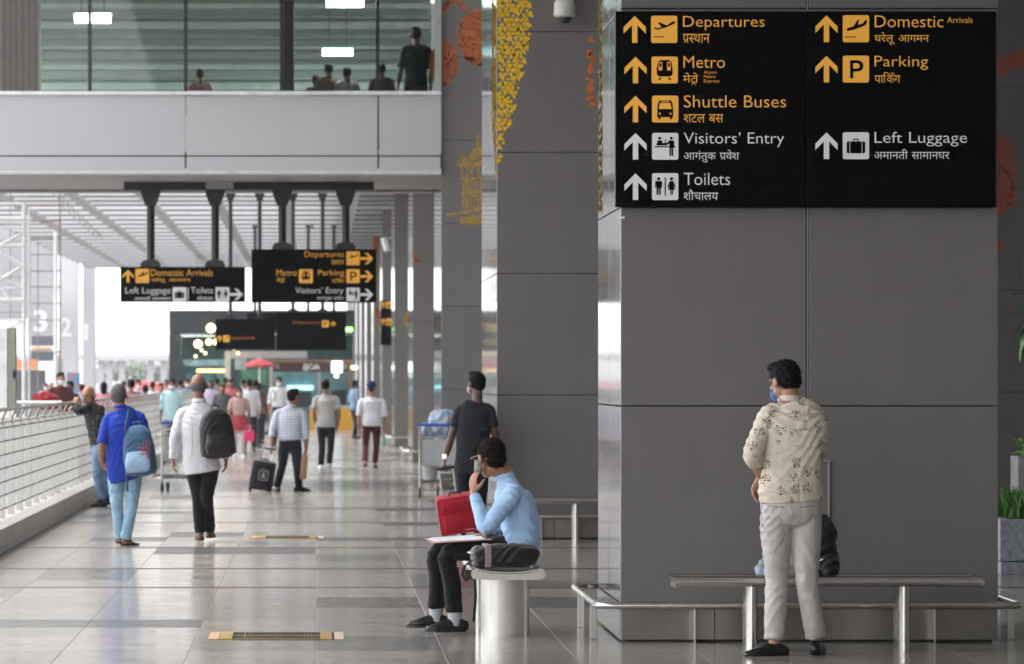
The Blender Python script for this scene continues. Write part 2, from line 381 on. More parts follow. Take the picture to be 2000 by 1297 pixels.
def person(label, s, c, H=1.70, yaw=0, ov=None, skin=None, top=None, low=None, hair='short', hairm=None, sleeve='long', tuck=False,
           shoe='shoe', shoem=None, hy=None, hp=0, hr=0, fit=1.0, lfit=1.0, detail=2, stride=0, group=None, mask=None, handL=None, handR=None,
           hem=.84, cuff=.10, seed=1, footL=None, footR=None, collar=None, belt=None, spine=None, name='person', solef=None, curlL=.5, curlR=.5,
           ztop=None, wamp=1.0, female=False, side=None, pockets=False, base=0.0, chestr=1.0, sit=False):
    """c = photo x of the body's middle; s = photo pixels per metre; yaw = heading (0 walks away from the camera)"""
    D = F/s; k = H/1.72; X0 = (c-VX)/s
    cy, sy = math.cos(yaw), math.sin(yaw)
    def L(x, y, z): return V3(X0+(x*cy-y*sy)*k, D+(x*sy+y*cy)*k, base+z*k)
    def PX(px, py, dy=0):
        return V3((px-VX)/s, D+dy, EYE-(py-VY)/s)
    rt = V3(cy, sy, 0); fw = V3(-sy, cy, 0)
    st = stride
    J = dict(pel=L(0, 0, .95), waist=L(0, .01, 1.06), chest=L(0, 0, 1.26), neck=L(0, -.01, 1.46), head=L(0, .02, 1.605),
             shL=L(-.18, 0, 1.41), shR=L(.18, 0, 1.41), elL=L(-.235, -.03-.1*st, 1.13), elR=L(.235, -.03+.1*st, 1.13),
             wrL=L(-.25, .05-.2*st, .90), wrR=L(.25, .05+.2*st, .90), hipL=L(-.09, 0, .90), hipR=L(.09, 0, .90),
             knL=L(-.10, .03+.14*st, .50), knR=L(.10, .03-.14*st+abs(st)*.05, .50), anL=L(-.10, .3*st, .085+max(0, -st)*.05), anR=L(.10, -.3*st, .085+max(0, st)*.05))
    for q, v in (ov or {}).items(): J[q] = PX(*v) if len(v) <= 3 else L(*v[:3])
    SD = V3(*side) if side is not None else rt
    r = root(name, (X0, D, base), label, 'person', group)
    vx = (.0075, .0105, .016, .025)[3-detail] if detail <= 3 else .0055
    f = k*fit; lf = k*lfit
    spine_pts = [J['pel'], J['waist'], J['chest'], (J['shL']+J['shR'])/2]
    # ---- body: one continuous mesh
    hm = head_matrix(J['head'], yaw if hy is None else hy, hp, hr)
    P = head_prims(hm, k)
    nb = np.array(hm)@np.array([0, -.025*k, -.06*k, 1])
    P.append(loft([J['neck']-V3(0, 0, .03*k), J['neck'], (J['neck']+nb[:3])/2, nb[:3]], [(.07*k, .06*k), (.056*k, .056*k), (.052*k, .054*k), (.05*k, .056*k)], SD))
    P.append(loft(spine_pts, [(.13*k, .1*k), (.12*k, .09*k), (.135*k, .095*k), (.1*k, .06*k)], SD, p=2.3))
    for e in 'LR':
        sh, el, wr = J['sh'+e], J['el'+e], J['wr'+e]
        P.append(loft([sh*.85+spine_pts[3]*.15, sh*.5+el*.5, el, el*.55+wr*.45, wr], [.045*k, .043*k, .037*k, (.04*k, .037*k), (.026*k, .021*k)], SD))
        hd = (handL if e == 'L' else handR) or {}
        dflt = (wr-el); dflt = dflt/np.linalg.norm(dflt)*.6+V3(0, 0, -.4)
        dr = V3(*hd['dir']) if 'dir' in hd else dflt
        pl = V3(*hd['palm']) if 'palm' in hd else (SD*(1 if e == 'L' else -1)-fw*.3)
        P += hand(wr, dr, pl, k*.98, (curlL if e == 'L' else curlR), e == 'L', thumb=hd.get('thumb', 1))
        hp_, kn, an = J['hip'+e], J['kn'+e], J['an'+e]
        P.append(loft([hp_, hp_*.5+kn*.5, kn, kn*.6+an*.4, an], [.075*k, .066*k, .05*k, .045*k, .033*k], SD))
        fd = (footL if e == 'L' else footR); fd = V3(*fd) if fd is not None else fw+SD*(-.12 if e == 'L' else .12)
        fd = fd/np.linalg.norm(fd); J['fd'+e] = fd
        ft = an+V3(0, 0, -.045*k)
        P.append(loft([an, ft-fd*.02*k, ft+fd*.06*k-V3(0, 0, .012*k), ft+fd*.14*k-V3(0, 0, .022*k)], [.033*k, (.033*k, .035*k), (.035*k, .026*k), (.036*k, .014*k)], np.cross(fd, [0, 0, 1])))
    fuse('body', P, skin, r, max(vx, .0065) if detail < 4 else vx, 2)
    zb = base
    # ---- top
    if top is not None:
        P = []
        up0 = (J['shL']+J['shR'])/2; ax = J['pel']; dn = (J['waist']-J['pel']); dn = dn/np.linalg.norm(dn)
        hemp = (J['hipL']+J['hipR'])/2 - dn*(.90-hem)*k if not sit else J['pel']-dn*.03
        wa = .155 if not female else .14
        if tuck:
            pts = [J['pel']-dn*.0, J['waist']-dn*.03, J['waist']+dn*.06, J['chest'], J['chest']*.35+up0*.65, up0+V3(0, 0, .022*k), up0*.35+J['neck']*.65+V3(0, 0, .008*k)]
            rr = [(.15*f, .112*f), (.168*f, .13*f), (.166*f, .124*f), (.178*f*chestr, .125*f), (.176*f*chestr, .112*f), (.145*f, .082*f), (.075*f, .066*f)]
        else:
            pts = [hemp, J['pel'], J['waist'], J['chest'], J['chest']*.35+up0*.65, up0+V3(0, 0, .022*k), up0*.35+J['neck']*.65+V3(0, 0, .008*k)]
            rr = [(.178*f, .135*f), (.176*f, .132*f), ((wa+.01)*f, .122*f), (.178*f*chestr, .125*f), (.176*f*chestr, .112*f), (.145*f, .082*f), (.075*f, .066*f)]
        P.append(loft(pts, rr, SD, n=32, p=2.25, cap=.12))
        P.append(loft([J['shL']*.95+up0*.05, J['shL']*.5+up0*.5+V3(0, 0, .012*k), up0+V3(0, 0, .016*k), J['shR']*.5+up0*.5+V3(0, 0, .012*k), J['shR']*.95+up0*.05], [.055*k, .055*k, .056*k, .055*k, .055*k], V3(0, 0, 1), cap=.5))
        for e in 'LR':
            sh, el, wr = J['sh'+e], J['el'+e], J['wr'+e]
            if sleeve == 'long':
                P.append(loft([sh*.86+up0*.14, sh*.92+el*.08, sh*.5+el*.5, el, el*.5+wr*.5, el*.06+wr*.94], [.048*f, .058*f, .056*f, .05*f, .045*f, .036*f], SD, cap=.15))
            elif sleeve == 'rolled':
                P.append(loft([sh*.86+up0*.14, sh*.92+el*.08, sh*.5+el*.5, el, el*.62+wr*.38], [.048*f, .059*f, .058*f, .054*f, .05*f], SD, cap=.15))
            elif sleeve == 'half':
                P.append(loft([sh*.86+up0*.14, sh*.92+el*.08, sh*.5+el*.5, sh*.05+el*.95], [.048*f, .059*f, .064*f, .064*f], SD, cap=.15))
            else:
                P.append(loft([sh*.86+up0*.14, sh*.92+el*.08, sh*.6+el*.4, sh*.33+el*.67], [.048*f, .058*f, .060*f, .062*f], SD, cap=.15))
        if collar:
            pass
        hems = [(J['waist'][2]-base-.02, .06)]
        fuse('shirt' if sleeve in ('long', 'rolled', 'half') else 'tee_shirt', P, top, r, vx, 3, folds(base, hems, .0045*wamp*k, (6, 6, 5), seed, .002*wamp, 32))
        if collar is not None:
            P = [loft([J['neck']-V3(0, 0, .03*k), J['neck']*.88+nb[:3]*.12], [(.078*k, .072*k), (.064*k, .063*k)], SD, cap=0)]
            fuse('collar', P, collar, r, vx*.8, 2)
    # ---- trousers
    if low is not None:
        P = []
        hc = (J['hipL']+J['hipR'])/2; dn = (J['waist']-J['pel']); dn /= np.linalg.norm(dn)
        P.append(loft([hc-dn*.035*k, hc+dn*.03*k, J['pel']+dn*.05*k], [(.155*lf, .118*lf), (.172*lf, .128*lf), (.150*lf, .11*lf)], SD, n=32, p=2.2, cap=.5))
        for e in 'LR':
            hp_, kn, an = J['hip'+e], J['kn'+e], J['an'+e]
            a2 = an+(kn-an)/np.linalg.norm(kn-an)*(cuff-.085)*k
            P.append(loft([hp_, hp_*.62+kn*.38, kn, kn*.5+a2*.5, a2], [(.088*lf, .102*lf), (.086*lf, .092*lf), (.064*lf, .066*lf), (.062*lf, .064*lf), (.057*lf, .062*lf)], SD, cap=.1))
        fuse('trousers', P, low, r, vx, 3, folds(base, [(.14*k, .05), (.50*k, .05)], .0034*wamp*k, (7, 7, 9), seed+3, .003*wamp, 38))
    if belt is not None:
        P = [loft([J['pel']+dn*.035*k, J['pel']+dn*.062*k], [(.158*f, .119*f)]*2, SD, n=24, p=2.3, cap=0)]
        fuse('belt', P, belt, r, vx, 1)
    # ---- feet
    for e in 'LR':
        an, fd = J['an'+e], J['fd'+e]; sdv = np.cross(fd, [0, 0, 1]); sdv /= np.linalg.norm(sdv)
        gz = an[2]-.085*k; q = V3(an[0], an[1], gz)
        if shoe == 'shoe':
            P = [loft([q-fd*.065*k+V3(0, 0, .035*k), q+V3(0, 0, .045*k), q+fd*.07*k+V3(0, 0, .036*k), q+fd*.125*k+V3(0, 0, .027*k), q+fd*.175*k+V3(0, 0, .022*k)],
                      [(.034*k, .04*k), (.039*k, .05*k), (.041*k, .040*k), (.043*k, .03*k), (.030*k, .018*k)], sdv, p=2.3),
                 loft([q+V3(0, 0, .05*k)-fd*.01*k, q+V3(0, 0, .085*k)-fd*.015*k], [(.038*k, .045*k), (.036*k, .042*k)], sdv, cap=.2)]
            o = fuse('shoe', P, shoem, r, min(vx, .008) if detail > 1 else vx, 2, flat_z=gz+.004)
            sb = B(); pts = [(-.072, 0), (-.06, .033), (0, .037), (.07, .041), (.13, .040), (.175, .028), (.196, 0), (.175, -.028), (.13, -.040), (.07, -.041), (0, -.037), (-.06, -.033)]
            vv = [tuple(q+fd*a*k+sdv*b*k+V3(0, 0, 0)) for a, b in pts]; v2 = [(x, y, z+.016*k) for x, y, z in vv]; n_ = len(pts)
            sb.add(vv+v2, [tuple(range(n_)), tuple(range(2*n_-1, n_-1, -1))]+[(i, (i+1)%n_, n_+(i+1)%n_, n_+i) for i in range(n_)])
            so = sb.build('sole', solef or shoem, o, world=False)
            so.data.transform(wmat(o).inverted())
        else:
            sb = B(); pts = [(-.07, 0), (-.055, .034), (0, .038), (.08, .042), (.14, .045), (.19, .032), (.205, 0), (.19, -.03), (.14, -.042), (.08, -.036), (0, -.034), (-.055, -.032)]
            vv = [tuple(q+fd*a*k+sdv*b*k) for a, b in pts]; v2 = [(x, y, z+.022*k) for x, y, z in vv]; n_ = len(pts)
            sb.add(vv+v2, [tuple(range(n_)), tuple(range(2*n_-1, n_-1, -1))]+[(i, (i+1)%n_, n_+(i+1)%n_, n_+i) for i in range(n_)])
            so = sb.build('sandal', shoem, r)
            tb = B(); a = q+fd*.05*k
            tb.tube([a+sdv*.042*k+V3(0, 0, .01), a+sdv*.03*k+V3(0, 0, .055*k), a+V3(0, 0, .07*k), a-sdv*.03*k+V3(0, 0, .055*k), a-sdv*.042*k+V3(0, 0, .01)], .01*k, 6)
            t_ = tb.build('strap', shoem, so, world=False); t_.data.transform(wmat(so).inverted())
    # ---- hair
    HM = np.array(hm)@np.diag([k, k, k, 1]); hv = min(vx, .007) if detail >= 2 else vx
    def hd_(*a): return xf(ell(*a), HM)
    hs_ = seed*3
    def rough(a, fr):
        def f(co): return a*vn(co*fr, hs_)+a*.6*vn(co*fr*2.3, hs_+1)
        return f
    if hair == 'short':
        P = [hd_((0, -.022, .040), (.084, .1, .092)), hd_((0, -.05, -.005), (.072, .062, .062)), hd_((0, .03, .105), (.06, .058, .028))]
        ho = fuse('hair', P, hairm, r, hv, 2, rough(.003, 70))
        if detail >= 3: strands(ho, hairm, 2500 if detail > 3 else 900, .022*k, .0013, seed, .5)
    elif hair == 'curly':
        P = [hd_((0, -.024, .046), (.084, .102, .086)), hd_((0, -.062, -.012), (.070, .054, .066)), hd_((.01, .055, .1), (.072, .062, .045)), hd_((-.02, .08, .082), (.048, .035, .03))]
        ho = fuse('hair', P, hairm, r, min(hv, .005), 1, rough(.0065, 75))
        strands(ho, hairm, 4500, .024*k, .0012, seed, 1.4)
    elif hair == 'bald':
        P = [hd_((0, -.045, -.012), (.077, .062, .062)), hd_((.062, -.02, -.005), (.022, .05, .045)), hd_((-.062, -.02, -.005), (.022, .05, .045))]
        ho = fuse('hair', P, hairm, r, hv, 2, rough(.002, 80))
        if detail >= 3: strands(ho, hairm, 900, .014*k, .0013, seed, .4)
    elif hair == 'turban':
        P = [hd_((0, -.012, .065), (.098, .118, .066)), hd_((0, -.03, .1), (.07, .09, .045)), hd_((0, -.03, .02), (.084, .09, .07)), hd_((0, -.05, -.035), (.05, .05, .05))]
        def lay(co):
            q = (co-np.array(hm)[:3, 3]); return .004*np.sin(q[:, 2]*160+abs(q[:, 0])*90)
        fuse('turban', P, hairm, r, hv, 2, lay)
    elif hair == 'long':
        P = [hd_((0, -.02, .035), (.086, .103, .094)), hd_((0, -.07, -.06), (.085, .055, .13)), hd_((0, -.06, -.15), (.07, .04, .07))]
        fuse('hair', P, hairm, r, hv, 2, rough(.003, 50))
    if mask is not None:
        P = [hd_((0, .055, -.052), (.062, .06, .052))]
        o = fuse('face_mask', P, mask, r, hv, 1)
        tb = B()
        for sx in (1, -1):
            pts = [np.array(hm)@np.append(np.array(v)*k, 1) for v in ((sx*.05, .075, -.03), (sx*.078, .03, -.02), (sx*.09, -.02, .02), (sx*.088, -.03, -.01), (sx*.078, .0, -.045), (sx*.055, .06, -.075))]
            tb.tube([p[:3] for p in pts], .0016, 5)
        l_ = tb.build('ear_loop', mask, o, world=False); l_.data.transform(wmat(o).inverted())
    if detail >= 1 and abs(((yaw if hy is None else hy)+math.pi) % (2*math.pi)-math.pi) > .9:
        for sx in (1, -1):
            e_ = hd_((sx*.031, .0845, .006), (.0125, .008, .0065)); bb = B(); bb.add([tuple(x) for x in e_[0]], e_[1]); bb.build('eye', M_eye, r, True)
    r['_J'] = 1; del r['_J']
    return r, J, hm, k
# ---------------------------------------------------------------- materials
M_eye = mat('eye', (.03, .02, .015), .2)
g = G('granite'); oi = g.n('ShaderNodeObjectInfo')
vgr = g.mapping((1, 1, 1)); spk = g.noise(160, 3, .7, vgr); cl = g.noise(2.5, 5, .6, vgr); st_ = g.noise(1, 6, .7, g.mapping((.9, 7, 1)))
rnd = g.math('MULTIPLY', oi.outputs['Random'], .14)
c0 = g.mix(1.0, oi.outputs['Color'], g.ramp(spk, [(.3, .86), (.7, 1.1)]), 'MULTIPLY')
c0 = g.mix(1.0, c0, g.ramp(cl, [(.3, .9), (.7, 1.06)]), 'MULTIPLY')
c0 = g.mix(1.0, c0, g.ramp(st_, [(.3, .84), (.7, 1.08)]), 'MULTIPLY')
g.col(c0); rl_ = g.ramp(cl, [(.3, .10), (.7, .19)]); bw = g.n('ShaderNodeRGBToBW'); g.l(oi.outputs['Color'], bw.inputs[0]); g.set(Roughness=g.math('ADD', rl_, g.ramp(bw.outputs[0], [(.09, .14), (.17, 0)]))); g.b.inputs['IOR'].default_value = 1.38; g.b.inputs['Specular IOR Level'].default_value = .36
g.bump(g.noise(1.6, 3, .5, g.mapping((1, 1, 1))), .1, .003)
M_granite = g.m
g = G('granite_far'); at = g.n('ShaderNodeVertexColor', layer_name='Col')
c0 = g.mix(1.0, at.outputs[0], g.ramp(g.noise(2.5, 5, .6), [(.3, .88), (.7, 1.08)]), 'MULTIPLY')
g.col(c0); rl_ = g.ramp(g.noise(3), [(.3, .10), (.7, .19)]); bw = g.n('ShaderNodeRGBToBW'); g.l(at.outputs[0], bw.inputs[0]); g.set(Roughness=g.math('ADD', rl_, g.ramp(bw.outputs[0], [(.10, .14), (.2, 0)]))); g.b.inputs['IOR'].default_value = 1.38; g.b.inputs['Specular IOR Level'].default_value = .38
M_granfar = g.m
M_grout = mat('grout', (.5, .48, .45), .8)
M_pave = mat('pale_paving', (.26, .25, .24), .8, scale=.6)
def panelmat(name, base, rough, spec=.5):
    g = G(name); g.col(g.ramp(g.noise(2.2, 6, .65), [(.25, [x*.93 for x in base]), (.75, [x*1.06 for x in base])]))
    gr = g.ramp(g.noise(170, 3, .7), [(.3, .90), (.7, 1.09)]); sm_ = g.ramp(g.noise(1, 5, .65, g.mapping((3, 3, .7))), [(.3, .93), (.72, 1.05)])
    g.col(g.mix(1.0, g.mix(1.0, g.ramp(g.noise(2.2, 6, .65), [(.25, [x*.93 for x in base]), (.75, [x*1.06 for x in base])]), gr, 'MULTIPLY'), sm_, 'MULTIPLY'))
    g.set(Roughness=g.ramp(g.noise(5, 5, .6), [(.25, rough*.8), (.75, rough*1.25)])); g.b.inputs['Specular IOR Level'].default_value = spec
    g.bump(g.noise(.9, 2, .5), .12, .02); return g.m
M_panel = panelmat('grey_cladding', (.165, .157, .154), .36, .45)
M_panels = panelmat('polished_cladding', (.15, .145, .148), .07, .6)
M_core = mat('dark_joint', (.05, .05, .05), .8)
M_steel = mat('brushed_steel', (.60, .585, .565), .24, 1, .03, 3, 0)
M_steeld = mat('steel_plate', (.22, .205, .19), .3, 1, .1, 5)
M_black = mat('black_paint', (.008, .009, .010), .38, scale=10)
M_sign = mat('sign_black', (.0022, .0022, .0025), .4, spec=.06)
M_sigy = mat('sign_yellow', (.80, .39, .045), .5, var=.03)
for m_, c_ in ((M_sigy, (.85, .42, .06)),):
    q_ = [n for n in m_.node_tree.nodes if n.type == 'BSDF_PRINCIPLED'][0]; q_.inputs['Emission Color'].default_value = (*c_, 1); q_.inputs['Emission Strength'].default_value = .05
M_sigw = mat('sign_white', (.86, .86, .87), .5, var=.03)
M_white = mat('white_metal', (.47, .465, .485), .42, scale=.5, var=.04)
M_whitep = mat('white_paint', (.72, .72, .72), .5)
M_sill = mat('pale_sill', (.7, .7, .73), .3)
M_soff = mat('soffit_grey', (.33, .32, .32), .5)
M_concl = mat('pale_concrete', (.42, .41, .40), .75, scale=1.5, bump=.1)
M_yell = mat('art_yellow', (.86, .52, .008), .5, var=.1, scale=20)
M_oran = mat('art_orange', (.62, .16, .02), .5, var=.15, scale=20)
M_oran2 = mat('art_orange_dull', (.45, .13, .045), .5, var=.3, scale=45)
M_gold = mat('art_gold', (.55, .33, .04), .5, var=.15, scale=30)
g = G('tinted_glass'); g.col((.66, .745, .70)); g.b.inputs['Transmission Weight'].default_value = 1; g.set(Roughness=.02); g.b.inputs['IOR'].default_value = 1.3
M_glass = g.m
g = G('clear_glass'); g.col((.75, .88, .88)); g.b.inputs['Transmission Weight'].default_value = 1; g.set(Roughness=.03); g.b.inputs['IOR'].default_value = 1.2
M_cglass = g.m
M_wall = mat('unseen_shade_wall', (.2, .2, .2), .6)

# ---------------------------------------------------------------- ground and floor
ground = B().add([(-400, -60, -.03), (-3.32, -60, -.03), (-3.32, 900, -.03), (-400, 900, -.03)], [(0, 1, 2, 3)]).build('pavement', M_pave)
props(ground, kind='structure')
fl = B().add([(-3.32, -60, -.004), (30, -60, -.004), (30, 900, -.004), (-3.32, 900, -.004)], [(0, 1, 2, 3)]).build('floor', M_grout)
props(fl, kind='structure')
TW = .765
# rows of slabs: boundaries in distance
LIGHT = (.36, .33, .298); MID = (.30, .275, .25); DARK = (.12, .115, .115); DKB = (.13, .105, .095); BROWN = (.11, .066, .045)
rows = []
brown_at = [34.0+1.7, 39.3]
y = 24.4
cuts = [24.4, 26.0, 27.55, 29.07, 30.1, 31.1, 32.7, 34.3, 35.72, 35.98, 37.1, 38.3, 39.25, 39.55, 41.1, 42.6, 44.1, 44.4, 46.0, 47.2]
def tile_color(col, y0, y1):
    if abs(y0-35.72) < .01 or abs(y0-39.25) < .01 or abs(y0-44.1) < .01: return BROWN
    r = random.random()
    if abs(y0-30.1) < .01 and col < -1: return DARK
    if abs(y0-32.7) < .01 and col in (0, 2, 3): return DARK if col else DKB
    if abs(y0-42.6) < .01 and col in (-2, -1): return DARK
    if abs(y0-46.0) < .01 and col in (0, -3, 1): return DARK
    b = LIGHT if r < .55 else MID if r < .9 else (.205, .195, .188)
    q = random.uniform(.92, 1.06); return tuple(x*q for x in b)
tmesh = {}
def tile_obj(x0, x1, y0, y1, c):
    key = (round(x1-x0, 3), round(y1-y0, 3))
    if key not in tmesh:
        b = B(); w, h = x1-x0, y1-y0
        b.add([(.002, .002, 0), (w-.002, .002, 0), (w-.002, h-.002, 0), (.002, h-.002, 0), (0, 0, -.002), (w, 0, -.002), (w, h, -.002), (0, h, -.002), (0, 0, -.012), (w, 0, -.012), (w, h, -.012), (0, h, -.012)],
              [(0, 1, 2, 3), (0, 4, 5, 1), (1, 5, 6, 2), (2, 6, 7, 3), (3, 7, 4, 0), (4, 8, 9, 5), (5, 9, 10, 6), (6, 10, 11, 7), (7, 11, 8, 4)])
        me = b.mesh('tile'); me.materials.append(M_granite); tmesh[key] = me
    o = bpy.data.objects.new('tile', tmesh[key]); COL.objects.link(o); o.parent = fl; o.location = (x0, y0, 0); o.color = (*c, 1)
gp = .0016
for i in range(len(cuts)-1):
    y0, y1 = cuts[i], cuts[i+1]
    for c in range(-4, 10):
        x0 = c*TW; x1 = x0+TW
        if c == -4: x0 = -2.93
        if x0 > (2100-VX)/F*y1: continue
        tile_obj(x0+gp, x1-gp, y0+gp, y1-gp, tile_color(c, y0, y1))
# far slabs: one joined sheet of real slabs
bf = B(); cols = []
y = 47.2; row = 0
while y < 300:
    h = random.choice((1.1, 1.55, 2.0)) if y < 120 else 3.1; brn = row % 5 == 3; rowk = random.choice((1, 1, 1, .82, .62, 1.06))
    if brn: h = .3
    for c in range(-4, 34 if y < 60 else 10):
        x0 = c*TW; x1 = x0+TW
        if c == -4: x0 = -2.93
        if y > 130 and c % 2: continue
        if y > 130: x1 = x0+2*TW
        bf.add([(x0+gp, y+gp, 0), (x1-gp, y+gp, 0), (x1-gp, y+h-gp, 0), (x0+gp, y+h-gp, 0), (x0, y, -.012), (x1, y, -.012), (x1, y+h, -.012), (x0, y+h, -.012)],
               [(0, 1, 2, 3), (0, 4, 5, 1), (1, 5, 6, 2), (2, 6, 7, 3), (3, 7, 4, 0)])
        q = random.uniform(.92, 1.06); r = random.random(); b_ = BROWN if brn else LIGHT if r < .6 else MID if r < .88 else DARK
        cols += [tuple(v*q*rowk for v in b_)+(1,)]*(5*4)
    y += h; row += 1
# near slabs in front of the picture (outside the frame) and to the right
for yy in np.arange(-20, 24.4, 1.48):
    for c in range(-4, 12):
        x0 = c*TW; x1 = x0+TW
        if c == -4: x0 = -2.93
        bf.add([(x0+gp, yy+gp, 0), (x1-gp, yy+gp, 0), (x1-gp, yy+1.48-gp, 0), (x0+gp, yy+1.48-gp, 0), (x0, yy, -.012), (x1, yy, -.012), (x1, yy+1.48, -.012), (x0, yy+1.48, -.012)],
               [(0, 1, 2, 3), (0, 4, 5, 1), (1, 5, 6, 2), (2, 6, 7, 3), (3, 7, 4, 0)])
        cols += [(*LIGHT, 1)]*20
me = bf.mesh(); ca = me.color_attributes.new('Col', 'FLOAT_COLOR', 'CORNER'); ca.data.foreach_set('color', np.array(cols, np.float32).ravel())
o = link('tile_paving', me, M_granfar, fl); o['kind'] = 'stuff'

# brass expansion-joint covers in the floor
def joint_cover(px0, px1, py0, py1, label, grate=True):
    D0 = 1.65*F/(py1-VY); D1 = 1.65*F/(py0-VY); xa = (px0-VX)/F*D0; xb = (px1-VX)/F*D0
    r = root('floor_grate', ((xa+xb)/2, D0, 0), label, 'floor grate', 'brass floor grates')
    Mb = mat('worn_brass', (.45, .30, .10), .45, .6, .25, 25); Mp = mat('old_tape', (.42, .27, .15), .8, 0, .2, 12); Mk = mat('pit_black', (.01, .01, .01), .8)
    B().box(xa+.066, xb-.061, D0+.01, D1-.01, .001, .003).build('pit', Mk, r)
    B().box(xa, xa+.065, D0, D1, .001, .006).build('end_plate', Mp, r)
    B().box(xb-.06, xb, D0, D1, .001, .006).build('end_plate', mat('pale_tape', (.5, .38, .3), .8), r)
    B().box(xa+.07, xa+.15, D0, D1, .001, .009).build('cover_plate', Mb, r)
    B().box(xb-.15, xb-.075, D0, D1, .001, .009).build('cover_plate', Mb, r)
    b = B(); L0, L1 = xa+.152, xb-.152; h = (D1-D0)
    for q in (0, .48, .97): b.box(L0, L1, D0+q*h, D0+q*h+.03*h, .003, .0065)
    b.build('grate_rail', Mb, r)
    n = 26
    for i in range(n):
        x = L0+(L1-L0)*(i+.5)/n; w = .0006 if (i//4) % 2 else .002
        B().box(x-w, x+w, D0+.02, D1-.02, .0035, .0062).build('grate_bar', Mb if (i//3) % 3 == 1 else mat('blackened_bar', (.02, .018, .014), .5, .5), r)
joint_cover(406, 672, 1236, 1250, 'worn brass and black floor grate in the foreground paving')
joint_cover(490, 632, 1047.5, 1052, 'thin brass floor grate farther up the walkway behind the first one')

# ---------------------------------------------------------------- pillars
ZJ0 = [.24, 1.474, 2.716, 3.955, 5.19, 6.43, 7.67, 8.9]
PM = {}
def slab(parent, x0, x1, y0, y1, z0, z1, axis, m, name='panel'):
    key = (round(x1-x0, 3), round(y1-y0, 3), round(z1-z0, 3), m.name)
    if key not in PM:
        b = B().box(0, x1-x0, 0, y1-y0, 0, z1-z0, .004); me = b.mesh('panel'); me.materials.append(m); PM[key] = me
    o = bpy.data.objects.new(name, PM[key]); COL.objects.link(o); o.parent = parent; o.location = Vector((x0, y0, z0))-parent.location
    return o
def pillar(D, X0, Wd, dep, label, far=False, right=False):
    ZJ = [z for z in ZJ0 if z < 6.4+max(0, D-22)*.058+.9] if D < 67 else ZJ0
    r = root('pillar', (X0+Wd/2, D, 0), label, 'pillar', 'grey panelled pillars along the walkway')
    t = .03; g_ = .0028 if far else .0035
    B().box(X0+t, X0+Wd-t, D+t, D+dep-t, 0, ZJ[-1]).build('core', M_core, r)
    zs = ZJ
    xm = X0+Wd*.495
    for i in range(len(zs)-1):
        z0, z1 = zs[i]+g_, zs[i+1]-g_
        for a, b in ((X0, xm-.009), (xm+.009, X0+Wd)): slab(r, a, b, D, D+t, z0, z1, 0, M_panel)
        ym = D+dep/2
        for a, b in ((D+t+.002, ym-.009), (ym+.009, D+dep)):
            slab(r, X0, X0+t, a, b, z0, z1, 1, M_panels)
            if not far: slab(r, X0+Wd-t, X0+Wd, a, b, z0, z1, 1, M_panel)
    if not far: B().box(xm-.003, xm+.003, D+.008, D+t+.002, ZJ[0], ZJ[-1]).build('joint_strip', M_steel, r)
    # steel skirting
    n = 4; 
    for i in range(n):
        a = X0-.004+Wd*i/n; b = X0+Wd*(i+1)/n
        slab(r, a+.004, b-.004, D-.006, D+t-.004, .012, ZJ[0]-.004, 0, M_steeld, 'skirting_plate')
    slab(r, X0-.005, X0+t-.006, D+t+.002, D+dep, .012, ZJ[0]-.004, 1, M_panels, 'skirting_plate')
    if far: B().box(X0+Wd-t+.001, X0+Wd, D+t, D+dep, 0, ZJ[-1]).build('side_cladding', M_panel, r)
    return r
p1 = pillar(28.46, 1.905, 2.355, 2.3, 'nearest grey panelled pillar, the one carrying the large black direction board')
p2 = pillar(46.6, 1.85, 2.36, 4.2, 'second grey pillar with big yellow triangle artwork and a dome camera', True)
p3 = pillar(68, 1.87, 2.4, 4.1, 'third grey pillar with orange discs and golden monument artwork', True)
pl = {}
for D_, lb in ((88.1, 'fourth grey pillar, next beyond the white bridge, with a small orange triangle'), (108.5, 'fifth grey pillar with a small white camera on its edge'), (128.7, 'sixth grey pillar bearing a narrow black arrow sign'),
               (148.8, 'seventh grey pillar with an orange stripe'), (169, 'eighth grey pillar, beside the cafe kiosk'), (189, 'ninth grey pillar, level with the back of the cafe kiosk'), (209, 'tenth grey pillar, a thin sliver beyond the kiosk'), (229, 'eleventh grey pillar, a thinner sliver beyond the kiosk'),
               (250, 'twelfth grey pillar, barely showing beyond the kiosk'), (272, 'farthest grey pillar at the end of the row')):
    pl[D_] = pillar(D_, 1.87, 2.4, 4.1, lb, True)
pr = pillar(55.5, 6.35, 3.0, 4.1, 'dark pillar of the second row, behind the planter at the right edge', True)
# access door and small plates
sub = B(); D1 = 28.46
a = root('access_panel', Wp(1560, 1180, D1), 'narrow metal access panel set in the nearest pillar behind the standing man', 'access panel')
B().box(2.88, 3.195, D1-.012, D1-.001, .45, 1.118).build('door', M_panel, a)
B().box(3.196, 3.206, D1-.02, D1-.001, .45, 1.126).build('frame', M_steel, a); B().box(2.88, 3.206, D1-.02, D1-.001, 1.1265, 1.134).build('frame', M_steel, a)
for z_ in (1.09, .93): B().tube([(3.16, D1-.018, z_), (3.16, D1-.0125, z_)], .006).build('screw', M_core, a)
s_ = B().pbox(1208, 423, 1220, 427, D1-.003, .002).build('sticker', M_sigw); props(s_, 'tiny white sticker just below the left corner of the large direction board', 'sticker')

